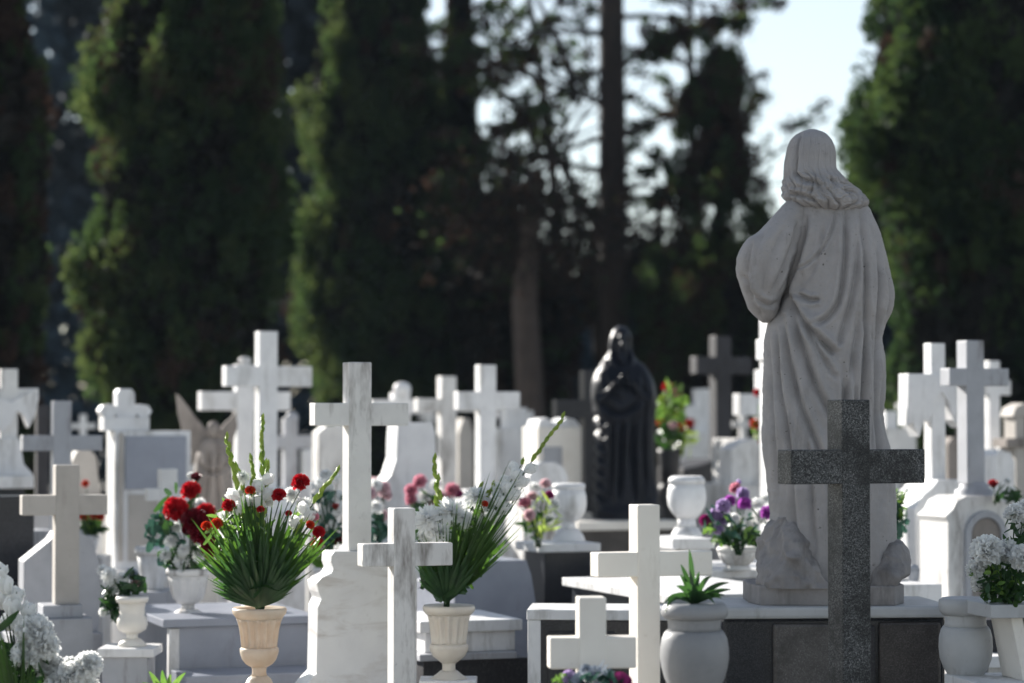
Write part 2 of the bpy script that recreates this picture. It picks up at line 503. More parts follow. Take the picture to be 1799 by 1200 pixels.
cross('tall dark cross on a rounded mound between the two statues', 19, 1258, 1286, 590, 812, (1223, 1322, 627, 657), 'darkgrey', 20,
      extra=[('P', 'mound', [(1195, 880), (1195, 822), (1225, 816), (1255, 806), (1290, 806), (1322, 818), (1340, 824), (1340, 880)], .5, -.2, 'iron'),
             ('B', 'base_block', 1190, 1346, 880, None, .7, -.3, 'iron')])
cross('far white cross with stepped shoulders beside the tall dark cross', 22, 1226, 1250, 683, 760, (1208, 1262, 712, 735), 'white', 20,
      [(1200, 1258, 760, None, .3, 'aged')])
cross('white cross whose left arm shows beside the big statue at knee height', 17, 1338, 1366, 650, 770, (1298, 1400, 692, 730), 'white', 20,
      [(1288, 1395, 770, None, .4, 'aged')])
cross('white cross mostly hidden behind the big grey statue, only its sunlit left edge showing', 13, 1352, 1392, 560, 985, (1345, 1400, 596, 632), 'white', 20,
      [(1335, 1410, 985, None, .3, 'white')])
# --- right
M('grave_cross', 'bright white cross with carved cloth hanging over its arms at right', 'cross', 12.6, 1650,
  cr(1636, 1662, 603, 860, 1590, 1702, 660, 690, 'white', None, 12.6) + [
    ('P', 'draped_cloth', [(1592, 657), (1640, 657), (1662, 664), (1692, 657), (1696, 720), (1690, 752), (1676, 738), (1668, 706), (1655, 688), (1640, 705), (1632, 742), (1622, 738), (1612, 768), (1600, 742), (1590, 748)], .105, -.016, 'white'),
    ('P', 'plinth', [(1600, 1050), (1596, 892), (1612, 868), (1628, 856), (1640, 842), (1684, 842), (1700, 870), (1706, 1050)], .3, -.12, 'white'),
    ('B', 'base_block', 1580, 1720, 1050, None, .5, -.2, 'white')], 20, G1)
M('grave_cross', 'grey stained cross on an arched monument with a carved niche at far right', 'cross', 11.9, 1714,
  cr(1698, 1731, 598, 850, 1666, 1778, 647, 678, 'grey', None, 11.9) + [
    ('L', 'collar', 1714, [(848, 20), (852, 26), (858, 26), (862, 34), (872, 34), (875, 38)], .05, 'grey'),
    ('P', 'pediment', [(1655, 1055), (1655, 915), (1650, 905), (1664, 893), (1672, 878), (1690, 870), (1742, 870), (1764, 884), (1784, 905), (1784, 1055)], .28, -.09, 'aged'),
    ('P', 'arch_moulding', [(1686, 1046)] + [(1725 - 39 * math.cos(t), 938 - 42 * math.sin(t)) for t in np.linspace(0, math.pi, 16)] + [(1764, 1046), (1753, 1046)] + [(1725 + 28 * math.cos(t), 938 - 30 * math.sin(t)) for t in np.linspace(0, math.pi, 16)] + [(1697, 1046)], .04, -.115, 'grey'),
    ('P', 'niche_panel', [(1698, 1045)] + [(1725 - 27 * math.cos(t), 938 - 29 * math.sin(t)) for t in np.linspace(0, math.pi, 12)] + [(1752, 1045)], .02, -.10, 'dirty'),
    ('B', 'base_block', 1640, 1799, 1055, None, .5, -.2, 'aged')], 20, G1)
cross('white cross showing its right arm behind the grey stained cross at far right', 16, 1738, 1758, 634, 880, (1690, 1779, 668, 694), 'white', 20,
      [(1725, 1790, 880, None, .3, 'aged')])
M('headstone', 'low greyish stone with stepped top right behind the big statue', 'headstone', 18, 1580, [
    ('B', 'slab', 1552, 1612, 752, 860, .2, 0, 'aged'), ('B', 'cap', 1556, 1578, 722, 752, .14, .03, 'white'), ('B', 'base_block', 1540, 1626, 860, None, .4, -.1, 'aged')], 20, 'headstones')
M('headstone', 'yellowish pillared stone with a round arch cut by the right edge', 'headstone', 15.5, 1785, [
    ('B', 'pillar', 1784, 1802, 730, 880, .14, 0, 'beige'), ('B', 'pillar', 1828, 1846, 730, 880, .14, 0, 'beige'), ('B', 'lintel', 1766, 1862, 770, 786, .18, -.02, 'dirty'),
    ('P', 'arch', [(1778, 732), (1784, 716), (1800, 708), (1830, 708), (1846, 716), (1852, 732)], .16, -.01, 'beige'),
    ('B', 'back_slab', 1764, 1862, 786, 880, .05, .15, 'aged'), ('B', 'base_block', 1760, 1866, 880, None, .4, -.1, 'aged')], 20, 'headstones')
M('stone_block', 'plain low white marble block right behind the statue plinth', 'block', 10.6, 1615, [
    ('B', 'slab', 1572, 1656, 1027, 1075, .4, 0, 'white'), ('B', 'base_block', 1560, 1666, 1075, None, .5, -.05, 'white')], 20)
M('headstone', 'small rough beige stone between the grey streaked cross and the clover stele', 'headstone', 15, 152, [
    ('P', 'slab', [(130, 870), (128, 812), (136, 794), (146, 786), (158, 790), (168, 800), (176, 870)], .16, 0, 'beige'), ('B', 'base_block', 120, 186, 870, None, .4, -.1, 'aged')], 20, 'headstones')
cross('tiny far white cross just right of the broad clover stele', 23, 342, 352, 742, 800, (330, 364, 756, 765), 'aged', 20, [(332, 362, 800, None, .3, 'aged')])
M('headstone', 'narrow white pillar stone with a ball finial right of the tallest left cross', 'headstone', 19, 545, [
    ('B', 'slab', 536, 558, 790, 900, .12, 0, 'white'), ('L', 'finial', 547, [(768, 2), (771, 8), (777, 10), (783, 8), (786, 6), (790, 9)], .06, 'white'), ('B', 'base_block', 526, 568, 900, None, .3, -.08, 'aged')], 20, 'headstones')
cross('far grey cross low between the bright middle cross and the cream headstone', 22, 890, 902, 700, 800, (874, 920, 722, 734), 'grey', 20, [(880, 914, 800, None, .3, 'grey')])
M('headstone', 'rounded white stone low behind the white urn left of the black statue', 'headstone', 14, 965, [
    ('P', 'slab', [(930, 880), (930, 835), (938, 820), (955, 812), (975, 812), (992, 822), (998, 838), (998, 880)], .16, 0, 'white'), ('B', 'base_block', 920, 1010, 880, None, .4, -.1, 'aged')], 20, 'headstones')
M('headstone', 'pale stone with a sloped top left of the big statue near its feet', 'headstone', 16, 1305, [
    ('P', 'slab', [(1284, 850), (1284, 790), (1300, 778), (1330, 770), (1340, 790), (1340, 850)], .2, 0, 'aged'), ('B', 'base_block', 1274, 1350, 850, None, .5, -.1, 'aged')], 20, 'headstones')
cross('far stained cross between the draped white cross and the grey stained cross', 20, 1684, 1694, 700, 830, (1668, 1712, 722, 732), 'dirty', 20, [(1672, 1708, 830, None, .3, 'dirty')])
M('headstone', 'upright brownish stone in the gap between the two right crosses', 'headstone', 17, 1678, [
    ('P', 'slab', [(1664, 870), (1664, 780), (1674, 768), (1690, 768), (1698, 780), (1698, 870)], .16, 0, 'dirty'), ('B', 'base_block', 1654, 1708, 870, None, .4, -.1, 'aged')], 20, 'headstones')
M('headstone', 'small white stone step with a slanted top at far right, behind the rose', 'headstone', 14.5, 1762, [
    ('P', 'slab', [(1746, 880), (1746, 800), (1756, 790), (1776, 796), (1784, 810), (1784, 880)], .18, 0, 'white'), ('B', 'base_block', 1738, 1794, 880, None, .4, -.1, 'aged')], 20, 'headstones')
# --- tombs
M('tomb', 'marble tomb chest, blue-grey shade in its colour, with projecting top slab behind the warm fluted vase', 'tomb', 10.6, 430, [  # white chest; shade of its front is put into the blue-grey colour
    ('B', 'top_slab', 296, 560, 1085, 1099, .9, 0, 'shaded_bluegrey'), ('B', 'body', 318, 548, 1099, 1330, .85, .025, 'shaded_bluegrey'),
    ('B', 'corner_post', 305, 322, 1101, 1330, .05, .012, 'white'),  # white strip: the chest's sunlit left side put into colour
    ('B', 'ledge', 350, 580, 1172, 1196, .3, -.3, 'shaded_bluegrey'), ('B', 'footing', 330, 600, 1330, None, 1.2, -.35, 'shaded_bluegrey')], 20, 'tombs')
M('tomb', 'white topped tomb with dark granite sides behind the pale fluted vase', 'tomb', 10.2, 830, [
    ('B', 'top_slab', 740, 918, 1090, 1110, .55, 0, 'white'), ('B', 'body', 748, 905, 1110, 1146, .5, .03, 'white'),
    ('B', 'step', 740, 908, 1146, 1158, .6, -.03, 'grey'), ('B', 'base_block', 746, 928, 1158, None, .6, -.01, 'iron')], 20, 'tombs')
M('tomb', 'blue-grey veined marble tomb wall between the pale vase and the urn pedestal', 'tomb', 11.6, 880, [
    ('P', 'slab', [(800, 1090), (800, 1030), (824, 1015), (836, 985), (925, 985), (934, 1012), (946, 1090)], .6, 0, 'shaded_bluegrey'), ('B', 'base_block', 790, 956, 1090, None, .7, -.04, 'shaded_bluegrey')], 20, 'tombs')
M('tomb', 'dark granite tomb edged with white marble strips below the cream cross', 'tomb', 9.4, 1050, [
    ('B', 'top_slab', 925, 1190, 1072, 1090, .35, 0, 'white'), ('B', 'corner_post', 927, 950, 1090, None, .05, .006, 'white'),
    ('B', 'body', 930, 1180, 1090, None, .33, .01, 'dark'), ('B', 'panel', 962, 1080, 1110, 1290, .012, -.004, 'iron')], -4, 'tombs')
M('tomb', 'dark tomb with a wide sunlit white marble top left of the big statue', 'tomb', 10.0, 1290, [
    ('B', 'top_slab', 1178, 1440, 1044, 1060, 1.25, 0, 'white'), ('B', 'body', 1190, 1430, 1060, None, 1.2, .03, 'dark'),
    ('B', 'corner_post', 1184, 1196, 1060, None, .04, .02, 'cream')], 20, 'tombs')
M('tomb', 'dark pedestal tomb with white slab carrying the white urn near the black statue', 'tomb', 12.1, 1000, [
    ('B', 'top_slab', 946, 1056, 955, 970, .34, 0, 'white'), ('B', 'body', 957, 1044, 970, 1300, .28, .03, 'dark'), ('B', 'base_block', 945, 1060, 1300, None, .4, -.03, 'dark')], 20, 'tombs')
M('tomb', 'brown granite pedestal with white slab under the black statue', 'tomb', 15.5, 1103, [
    ('B', 'top_slab', 1014, 1194, 916, 931, .7, 0, 'cream'), ('B', 'body', 1022, 1186, 931, None, .62, .04, 'brown')], 20, 'tombs')
M('tomb', 'pale marble tomb base under the white urn and purple flower bowl', 'tomb', 11.4, 1260, [
    ('B', 'top_slab', 1185, 1262, 950, 968, .4, 0.2, 'white'), ('B', 'body', 1192, 1255, 968, 1010, .35, .22, 'aged'),
    ('B', 'ledge', 1180, 1420, 1003, 1016, .8, -.02, 'white'), ('B', 'base_block', 1188, 1410, 1016, None, .76, 0, 'grey')], 20, 'tombs')
M('statue_pedestal', 'dark pedestal of brown granite panels with dull marble top under the big statue', 'pedestal', 9.0, 1465, [
    ('B', 'top_slab', 1262, 1682, 1066, 1087, .52, 0, 'slab'), ('B', 'body', 1270, 1664, 1087, None, .48, .03, 'dark'),
    ('B', 'panel', 1357, 1472, 1096, 1330, .03, .006, 'browngrey'), ('B', 'panel', 1476, 1540, 1100, 1330, .02, .016, 'iron'), ('B', 'panel', 1545, 1655, 1094, 1330, .03, .008, 'brown')], 5, 'tombs', .012)
for (lab, Y, l, r, t, bar, mt) in (
    ('tiny white cross showing beside the right arm of the little grey round-topped cross', 24, 591, 601, 738, (574, 618, 757, 767), 'white'),
    ('tiny stained cross behind the slope of the swept white headstone', 25, 751, 760, 714, (738, 773, 729, 738), 'aged'),
    ('tiny white cross above the carved cream headstone left of the dark slate cross', 24, 928, 937, 722, (914, 951, 738, 747), 'white'),
    ('tiny white cross between the dark mound cross and the big statue', 24, 1302, 1312, 722, (1287, 1327, 740, 750), 'aged'),
    ('tiny white cross above the rough beige stone at left', 22, 142, 152, 728, (127, 167, 744, 753), 'white'),
    ('tiny pale cross just right of the big statue above the low stepped stone', 24, 1592, 1602, 692, (1577, 1617, 709, 719), 'white')):
    cross(lab, Y, l, r, t, 800, bar, mt, 20, [(l - 12, r + 12, 800, None, .3, 'aged')])
# --- urns and vases
def urn(label, Y, c, parts, mt, name='urn', cat='urn', fl=None, base=None, group='stone urns', rot=0, r0=None):
    bl = []
    for pn, prof in parts:
        bl.append(('L', pn, c, prof, r0 if r0 is not None else 0, mt) + ((fl,) if fl and pn == 'bowl' else ()))
    if base:
        for (pn, x0, x1, yt, yb, dep, bm) in base: bl.append(('B', pn, x0, x1, yt, yb, dep, -dep / 2, bm))
    return M(name, label, cat, Y, c, bl, rot, group)
urn('round grey stone urn with the spiky green plant, beside the cream cross', 7.35, 1219, [
    ('rim', [(1060, 40), (1058, 50), (1062, 55), (1068, 58), (1075, 60), (1081, 58), (1086, 53)]),
    ('neck', [(1085, 49), (1092, 47), (1100, 46), (1108, 47)]),
    ('bowl', [(1107, 49), (1112, 53), (1122, 57.5), (1138, 60), (1155, 60.5), (1172, 58), (1190, 53), (1208, 45), (1224, 36), (1240, 27)]),
    ('foot', [(1239, 25), (1246, 24), (1254, 28), (1262, 38), (1268, 40)])], 'urn', base=[('base_block', 1160, 1280, 1268, None, .28, 'iron')])
urn('round grey stone urn right of the dark granite cross, below the white flowers', 8.7, 1694, [
    ('rim', [(1052, 30), (1050, 40), (1054, 46), (1062, 47), (1072, 46), (1080, 40)]),
    ('neck', [(1079, 38), (1086, 36), (1094, 36), (1101, 38)]),
    ('bowl', [(1100, 39), (1106, 43), (1118, 46), (1136, 47), (1156, 45), (1172, 39), (1186, 31), (1194, 27)]),
    ('foot', [(1193, 25), (1204, 25), (1214, 33), (1222, 35)])], 'slab', base=[('base_block', 1645, 1745, 1222, None, .22, 'grey')])
urn('warm translucent fluted vase holding the red carnations and palm fan', 9.3, 457, [
    ('rim', [(1076, 28), (1070, 40), (1067, 46), (1071, 48), (1077, 47), (1082, 43), (1087, 40)]),
    ('bowl', [(1086, 40.5), (1094, 38), (1104, 35.5), (1118, 33.5), (1132, 32), (1138, 31)]),
    ('collar', [(1137, 32), (1140, 34), (1145, 34), (1149, 33), (1158, 30), (1166, 24), (1171, 16)]),
    ('stem', [(1170, 15), (1175, 12.5), (1182, 12.5), (1188, 14)]),
    ('foot', [(1187, 15), (1193, 21), (1200, 24), (1206, 30), (1214, 31)])], 'alabaster', 'flower_vase', 'vase', (14, 1088, 1136, .17),
    [('base_block', 420, 494, 1214, None, .22, 'white')], 'fluted flower vases')
urn('pale fluted vase holding the white gladiolus bouquet', 9.6, 789, [
    ('rim', [(1072, 28), (1066, 38), (1063, 44), (1067, 46), (1073, 45), (1079, 40)]),
    ('bowl', [(1078, 39), (1088, 36.5), (1100, 34.5), (1114, 33), (1126, 31.5), (1132, 31)]),
    ('collar', [(1131, 32), (1134, 34), (1140, 34), (1145, 32), (1153, 28), (1159, 20), (1164, 14)]),
    ('stem', [(1163, 13), (1168, 11.5), (1175, 11.5), (1179, 13)]),
    ('foot', [(1178, 15), (1184, 22), (1190, 30), (1192, 33)])], 'pale_alabaster', 'flower_vase', 'vase', (14, 1080, 1130, .15),
    [('base_plate', 738, 838, 1192, 1206, .2, 'white'), ('base_block', 745, 830, 1206, None, .19, 'white')], 'fluted flower vases')
urn('pale stone urn with dark red and white roses on the shade-tinted tomb chest', 10.9, 332, [
    ('rim', [(1004, 26), (998, 36), (1002, 39), (1010, 38)]), ('bowl', [(1009, 36), (1022, 34), (1038, 31), (1052, 26), (1060, 17)]),
    ('stem', [(1059, 13), (1066, 11), (1071, 13)]), ('foot', [(1070, 17), (1076, 25), (1082, 29), (1087, 30)])], 'aged', fl=(12, 1010, 1050))
urn('small white footed urn with wilted white flowers on a low slab at left', 10.4, 234, [
    ('rim', [(1053, 20), (1047, 27), (1051, 29), (1058, 27)]), ('bowl', [(1057, 24), (1068, 22), (1080, 22), (1088, 26), (1097, 27), (1106, 24), (1112, 14)]),
    ('stem', [(1111, 11), (1118, 10), (1123, 12)]), ('foot', [(1122, 15), (1128, 22), (1135, 25)])], 'cream',
    base=[('cap_slab', 182, 280, 1135, 1150, .26, 'white'), ('base_block', 190, 268, 1150, None, .22, 'grey')])
urn('white urn on the dark pedestal left of the black statue', 12.25, 1000, [
    ('rim', [(856, 18), (850, 27), (854, 30), (862, 28)]), ('bowl', [(861, 28), (872, 31), (886, 32), (898, 30), (910, 24), (918, 15)]),
    ('stem', [(917, 12), (925, 12), (932, 14)]), ('foot', [(931, 17), (941, 25), (950, 29), (955, 30)])], 'white', r0=.12)
urn('white urn right of the black statue beside the purple flowers', 12.0, 1209, [
    ('rim', [(843, 18), (837, 26), (842, 32), (850, 33)]), ('bowl', [(849, 30), (862, 34), (876, 35), (890, 33), (902, 26), (912, 18)]),
    ('stem', [(911, 16), (920, 16), (930, 18)]), ('foot', [(929, 21), (940, 27), (951, 29)])], 'white', r0=.12)
urn('fluted grey bowl with purple and pink flowers on the pale tomb', 11.3, 1298, [
    ('rim', [(966, 26), (962, 34), (966, 37), (971, 36)]), ('bowl', [(970, 35), (980, 33), (990, 27), (996, 18)]), ('foot', [(995, 20), (1000, 24), (1004, 25)])], 'aged', 'flower_bowl', 'bowl', (12, 971, 992), r0=.1)
urn('tapered dark stone vase with red and yellow-green flowers behind the black statue', 17.5, 1176, [
    ('bowl', [(792, 16), (788, 21), (796, 20), (820, 18), (850, 15)]), ('foot', [(849, 17), (858, 20), (866, 20)])], 'iron', 'flower_vase', 'vase',
    base=[('base_block', 1152, 1200, 866, None, .25, 'iron')], group='flower vases')
urn('small grey stone jar on the white block behind the statue plinth', 10.75, 1609, [
    ('lid', [(994, 3), (996, 9), (1000, 10), (1003, 13)]), ('bowl', [(1002, 12), (1008, 12), (1018, 10), (1024, 9), (1027, 10)])], 'grey', 'stone_jar', 'jar', r0=.1)
urn('small pot with orange flowers behind the beige cross', 13.5, 157, [('rim', [(944, 12), (940, 18), (946, 19)]), ('bowl', [(945, 17), (958, 16), (972, 12), (976, 13)])], 'white', 'flower_pot', 'pot',
    base=[('base_block', 128, 190, 976, None, .3, 'aged')], group='flower vases')
M('planter', 'pale marble planter on tapered legs holding white flowers at the right edge', 'planter', 8.4, 1790, [
    ('B', 'rim', 1737, 1860, 1062, 1086, .3, 0, 'slab'), ('P', 'leg', [(1778, 1086), (1800, 1086), (1818, 1200), (1800, 1200)], .2, .05, 'cream'),
    ('P', 'leg', [(1830, 1086), (1850, 1086), (1838, 1200), (1822, 1200)], .2, .05, 'cream'), ('B', 'base_block', 1720, 1880, 1200, None, .4, -.05, 'white')], 10)
M('tomb', 'dark slate tomb with white front ledge at the lower right corner', 'tomb', 9.6, 1770, [
    ('B', 'body', 1735, 1850, 1092, 1150, .4, .1, 'darkgrey'), ('B', 'ledge', 1725, 1870, 1150, 1170, .55, -.05, 'white'), ('B', 'base_block', 1730, 1865, 1170, None, .5, 0, 'white')], 20, 'tombs')

urn('tapered plain white pot behind the white footed urn, left of the rose urn', 12.2, 270, [('rim', [(966, 24), (960, 30), (966, 32), (974, 31)]), ('bowl', [(973, 28), (1000, 24), (1030, 18), (1036, 19)])], 'white', 'flower_pot', 'pot', base=[('base_block', 238, 302, 1036, None, .3, 'grey')], group='flower vases')
M('stone_block', 'small bright white block with a base between the rose urn and the warm vase', 'block', 10.2, 408, [('B', 'slab', 396, 424, 1050, 1096, .08, .75, 'white'), ('B', 'base_block', 392, 428, 1096, None, .1, .74, 'shaded_bluegrey')], 20)
# ---------------------------------------------------------------- flowers
def blade(mb, base, direc, side, L, Wd, segs=4, curl=0.0, m=0, fold=0.0, prof=None):
    """one petal or leaf: a strip from base along direc, bending by curl towards -normal"""
    d = direc.normalized()
    s = (side - d * side.dot(d)).normalized()
    n = d.cross(s)
    vs, fs = [], []
    pos = Vector(base)
    ang = 0
    for i in range(segs + 1):
        t = i / segs
        wv = prof(t) if prof else math.sin(math.pi * min(.98, .12 + .86 * t)) ** .7
        hw = Wd * .5 * wv
        lift = n * (fold * hw)
        vs += [pos - s * hw + lift, pos, pos + s * hw + lift]
        dd = d * math.cos(ang) + n * math.sin(ang)
        pos = pos + dd * (L / segs)
        ang += curl / segs
    for i in range(segs):
        a = i * 3
        fs += [(a, a + 1, a + 4, a + 3), (a + 1, a + 2, a + 5, a + 4)]
    mb.add(vs, fs, m, True)
def rvec():
    while True:
        v = Vector((random.uniform(-1, 1), random.uniform(-1, 1), random.uniform(-1, 1)))
        if .05 < v.length < 1: return v.normalized()
def perp(d):
    s = d.cross(rvec())
    return s.normalized() if s.length > 1e-3 else d.orthogonal().normalized()
def fl_mum(n=150):
    mb = MB()
    for i in range(n):
        z = 1 - 1.55 * (i + .5) / n
        a = i * 2.399963
        r = math.sqrt(max(0, 1 - z * z))
        d = Vector((r * math.cos(a), r * math.sin(a), z))
        d = (d + rvec() * .22).normalized()
        L = random.uniform(.75, 1.05) * (.8 + .2 * (1 - z))
        side = d.cross(Vector((0, 0, 1)))
        if side.length < .05: side = Vector((1, 0, 0))
        blade(mb, d * .12 + Vector((0, 0, -.05)), d, side, L, .24, 4, random.uniform(-.2, .9) if z < .8 else .5, 0, .4)
    return mb
def fl_carn(n=54, frill=.14):
    mb = MB()
    for i in range(n):
        z = 1 - 1.25 * (i + .5) / n
        a = i * 2.399963
        r = math.sqrt(max(0, 1 - z * z))
        d = (Vector((r * math.cos(a), r * math.sin(a), z)) + rvec() * .18).normalized()
        s = perp(d)
        nrm = d.cross(s)
        L = random.uniform(.8, 1.05)
        vs, fs = [], []
        K = 8
        for j, t in enumerate((.15, .55, .82, 1.0)):
            for k in range(K + 1):
                u = k / K * 2 - 1
                wv = .12 + .42 * t
                zz = (random.uniform(-1, 1) * frill * (t > .7)) * .6
                rr = L * t * (1 - .12 * u * u) + (frill * .5 * (1 if k % 2 else -1) if j == 3 else 0)
                vs.append(d * rr + s * (u * wv) + nrm * (zz + .16 * u * u + .12 * math.sin(u * 7 + i) * t))
        for j in range(3):
            for k in range(K):
                q = j * (K + 1) + k
                fs.append((q, q + 1, q + K + 2, q + K + 1))
        mb.add(vs, fs, 0, True)
    mb.lathe([(-1.05, .06), (-.9, .22), (-.45, .30), (-.1, .34)], seg=8, m=1)
    return mb
def fl_rose():
    mb = MB()
    for i in range(26):
        t = i / 26
        a = i * 2.2
        tilt = .15 + 1.15 * t
        d = Vector((math.cos(a) * math.sin(tilt), math.sin(a) * math.sin(tilt), math.cos(tilt)))
        blade(mb, Vector((0, 0, -.5)) + Vector((math.cos(a), math.sin(a), 0)) * .1, (d + Vector((0, 0, .35))).normalized(), Vector((-math.sin(a), math.cos(a), 0)), 1.05 - .1 * t, .85, 4, -.9 + .9 * t * 1.3, 0, .3,
              lambda q: math.sin(math.pi * min(.93, .1 + .8 * q)) ** .5)
    mb.lathe([(-.95, .05), (-.8, .25), (-.5, .35)], seg=8, m=1)
    return mb
def fl_trumpet():
    mb = MB()
    for i in range(6):
        a = i * math.pi / 3 + random.uniform(-.15, .15)
        d = Vector((math.cos(a) * .62, math.sin(a) * .62, .8))
        blade(mb, Vector((0, 0, -.7)), d, Vector((-math.sin(a), math.cos(a), 0)), 1.5, .85, 6, 1.3 if i % 2 else .9, 0, .25, lambda q: (.15 + .85 * math.sin(math.pi * min(.95, q * .95))) * (1 + .1 * math.sin(q * 30)))
    for i in range(3):
        a = i * 2.1
        mb.tube([(0, 0, -.5), (math.cos(a) * .1, math.sin(a) * .1, .35)], [.02, .035], 5, 1)
    return mb
FLB = {'mum': fl_mum, 'carn': fl_carn, 'rose': fl_rose, 'trumpet': fl_trumpet}
FLN = {'mum': 'chrysanthemum', 'carn': 'carnation', 'rose': 'rose', 'trumpet': 'gladiolus_bloom'}
_fm = {}
def flower_mesh(kind, col):
    k = (kind, col, random.randrange(3))
    if k not in _fm: _fm[k] = FLB[kind]().mesh(FLN[kind], [M_[col], M_['leaf']])
    return _fm[k]

def arrangement(label, Y, bx, by, flowers=(), glads=(), fans=(), leaves=None, name='flower_arrangement', group='flower arrangements', stems='leaf', cat='flowers'):
    """flowers: (px,py,dY,radius px,kind,colour); glads: (tip px,py,dY,flower colour or None,bloom range); fans: dict"""
    S = Y / F
    o = P(bx, by, Y)
    e = empty(name, o, 0, label, cat, group)
    def L(px, py, dY=0): return P(px, py, Y + dY) - o
    st = MB()
    for (px, py, dY, r, kind, col) in flowers:
        c = L(px, py, dY)
        ob = link_mesh(FLN[kind], flower_mesh(kind, col), e, c)
        R = r * S
        ob.scale = (R, R, R * random.uniform(.85, 1.0))
        up = (c.normalized() * .6 + Vector((0, -.75, .45)) + rvec() * .35).normalized()
        q = up.to_track_quat('Z', 'Y')
        ob.rotation_mode = 'QUATERNION'
        ob.rotation_quaternion = q
        mid = Vector((c.x * .45, c.y * .5, c.z * .6))
        if c.length > R * 1.5: st.tube([Vector((random.uniform(-.2, .2) * .06, 0, -.02)), mid, c - up * R * .7], [.0028, .0026, .002], 5)
    if st.v: st.build('stem', [M_[stems]], e)
    for (px, py, dY, col, lo, hi) in glads:
        tip = L(px, py, dY)
        ln = tip.length
        bend = Vector((random.uniform(-.04, .04), random.uniform(-.04, .04), 0)) * ln + Vector((-tip.x * .12, 0, .02))
        def pt(t): return tip * t + bend * (4 * t * (1 - t)) * .5
        g = MB()
        g.tube([pt(i / 8) for i in range(9)], [.005 - .0036 * i / 8 for i in range(9)], 6, 0)
        tdir = tip.normalized()
        nb = 15
        for i in range(nb):
            t = .5 + .5 * i / nb
            if lo <= t <= hi and col: continue
            p = pt(t)
            sd = perp(tdir)
            sd = (sd + Vector((0, -.3, 0)) * (1 if i % 2 else -1)).normalized()
            bl = (.062 - .034 * (i / nb)) * 1.0
            d = (tdir + sd * .38).normalized()
            g.tube([p, p + d * bl * .5, p + (d + tdir * .3).normalized() * bl], [.006, .0140 - .0065 * i / nb, .0012], 6, 1)
            blade(g, p, d, perp(d), bl * .9, .015, 3, .2, 1)
        ob = g.build('gladiolus_spike', [M_['palm'], M_['bud']], e)
        if col:
            n = int((hi - lo) * ln / .035) + 1
            for i in range(n):
                t = lo + (hi - lo) * (i + .5) / n
                sd = Vector((.8 if i % 2 else -.8, -.6, .3)).normalized()
                f = link_mesh('gladiolus_bloom', flower_mesh('trumpet', col), e, pt(t) + sd * .02)
                R = .050 - .018 * (t - .4)
                f.scale = (R, R, R)
                f.rotation_mode = 'QUATERNION'
                f.rotation_quaternion = (tdir * .5 + sd + rvec() * .25).normalized().to_track_quat('Z', 'Y')
    for fn in fans:
        # fan palm leaf: leaflets fused low down, splitting into narrow points
        g = MB()
        n = fn.get('n', 34)
        a0, a1 = fn['a']
        hub = L(fn.get('x', bx), fn.get('y', by), fn.get('dY', 0))
        for i in range(n):
            if random.random() < .12: continue
            t = min(1, max(0, (i + random.uniform(-.4, .4)) / (n - 1)))
            a = rad(a0 + (a1 - a0) * t)
            Lp = fn['r'](t) * S * random.uniform(.68, 1.06)
            lean = fn.get('lean', -.25)
            d = Vector((math.sin(a), lean + random.uniform(-.05, .05), math.cos(a))).normalized()
            side = Vector((math.cos(a), .0, -math.sin(a)))
            wd = (rad(abs(a1 - a0)) / n) * Lp * .62
            wd = min(max(wd * 2.1, .009), .019) * random.uniform(.7, 1.15)
            blade(g, hub, d, side, Lp, wd, 8, random.uniform(-.7, .2) * fn.get('droop', 1), 0, .55 * (1 if i % 2 else 1), lambda q: min(1, .25 + q / .5) * (1 if q < .62 else max(.04, (1 - q) / .38)) if q < 1 else .03)
        g.build('palm_fan', [M_[fn.get('mat', 'palm')]], e)
    if leaves:
        for (mt, cnt, cx, cy, rx, ry, ln, wd) in leaves:
            g = MB()
            for i in range(cnt):
                a = random.uniform(0, 2 * math.pi)
                q = math.sqrt(random.random())
                c = L(cx + rx * q * math.cos(a), cy + ry * q * math.sin(a), random.uniform(-1, 1) * rx * S * .8)
                d = (c.normalized() * .5 + rvec() * .9 + Vector((0, -.15, .2))).normalized()
                blade(g, c - d * ln * S * .5, d, perp(d), ln * S * random.uniform(.7, 1.2), wd * S, 4, random.uniform(-.3, .9), 0, .3)
            g.build('foliage', [M_[mt]], e)
    return e
def scatter(cnt, cx, cy, rx, ry, r, kinds, dY=.12):
    out = []
    pts = []
    for i in range(cnt):
        for _ in range(40):
            a = random.uniform(0, 2 * math.pi)
            q = math.sqrt(random.random())
            p = (cx + rx * q * math.cos(a), cy + ry * q * math.sin(a))
            if all((p[0] - s[0]) ** 2 + (p[1] - s[1]) ** 2 > (r * 1.3) ** 2 for s in pts): break
        pts.append(p)
        k = random.choice(kinds)
        out.append((p[0], p[1], random.uniform(-dY, dY), r * random.uniform(.8, 1.15), k[0], k[1]))
    return out

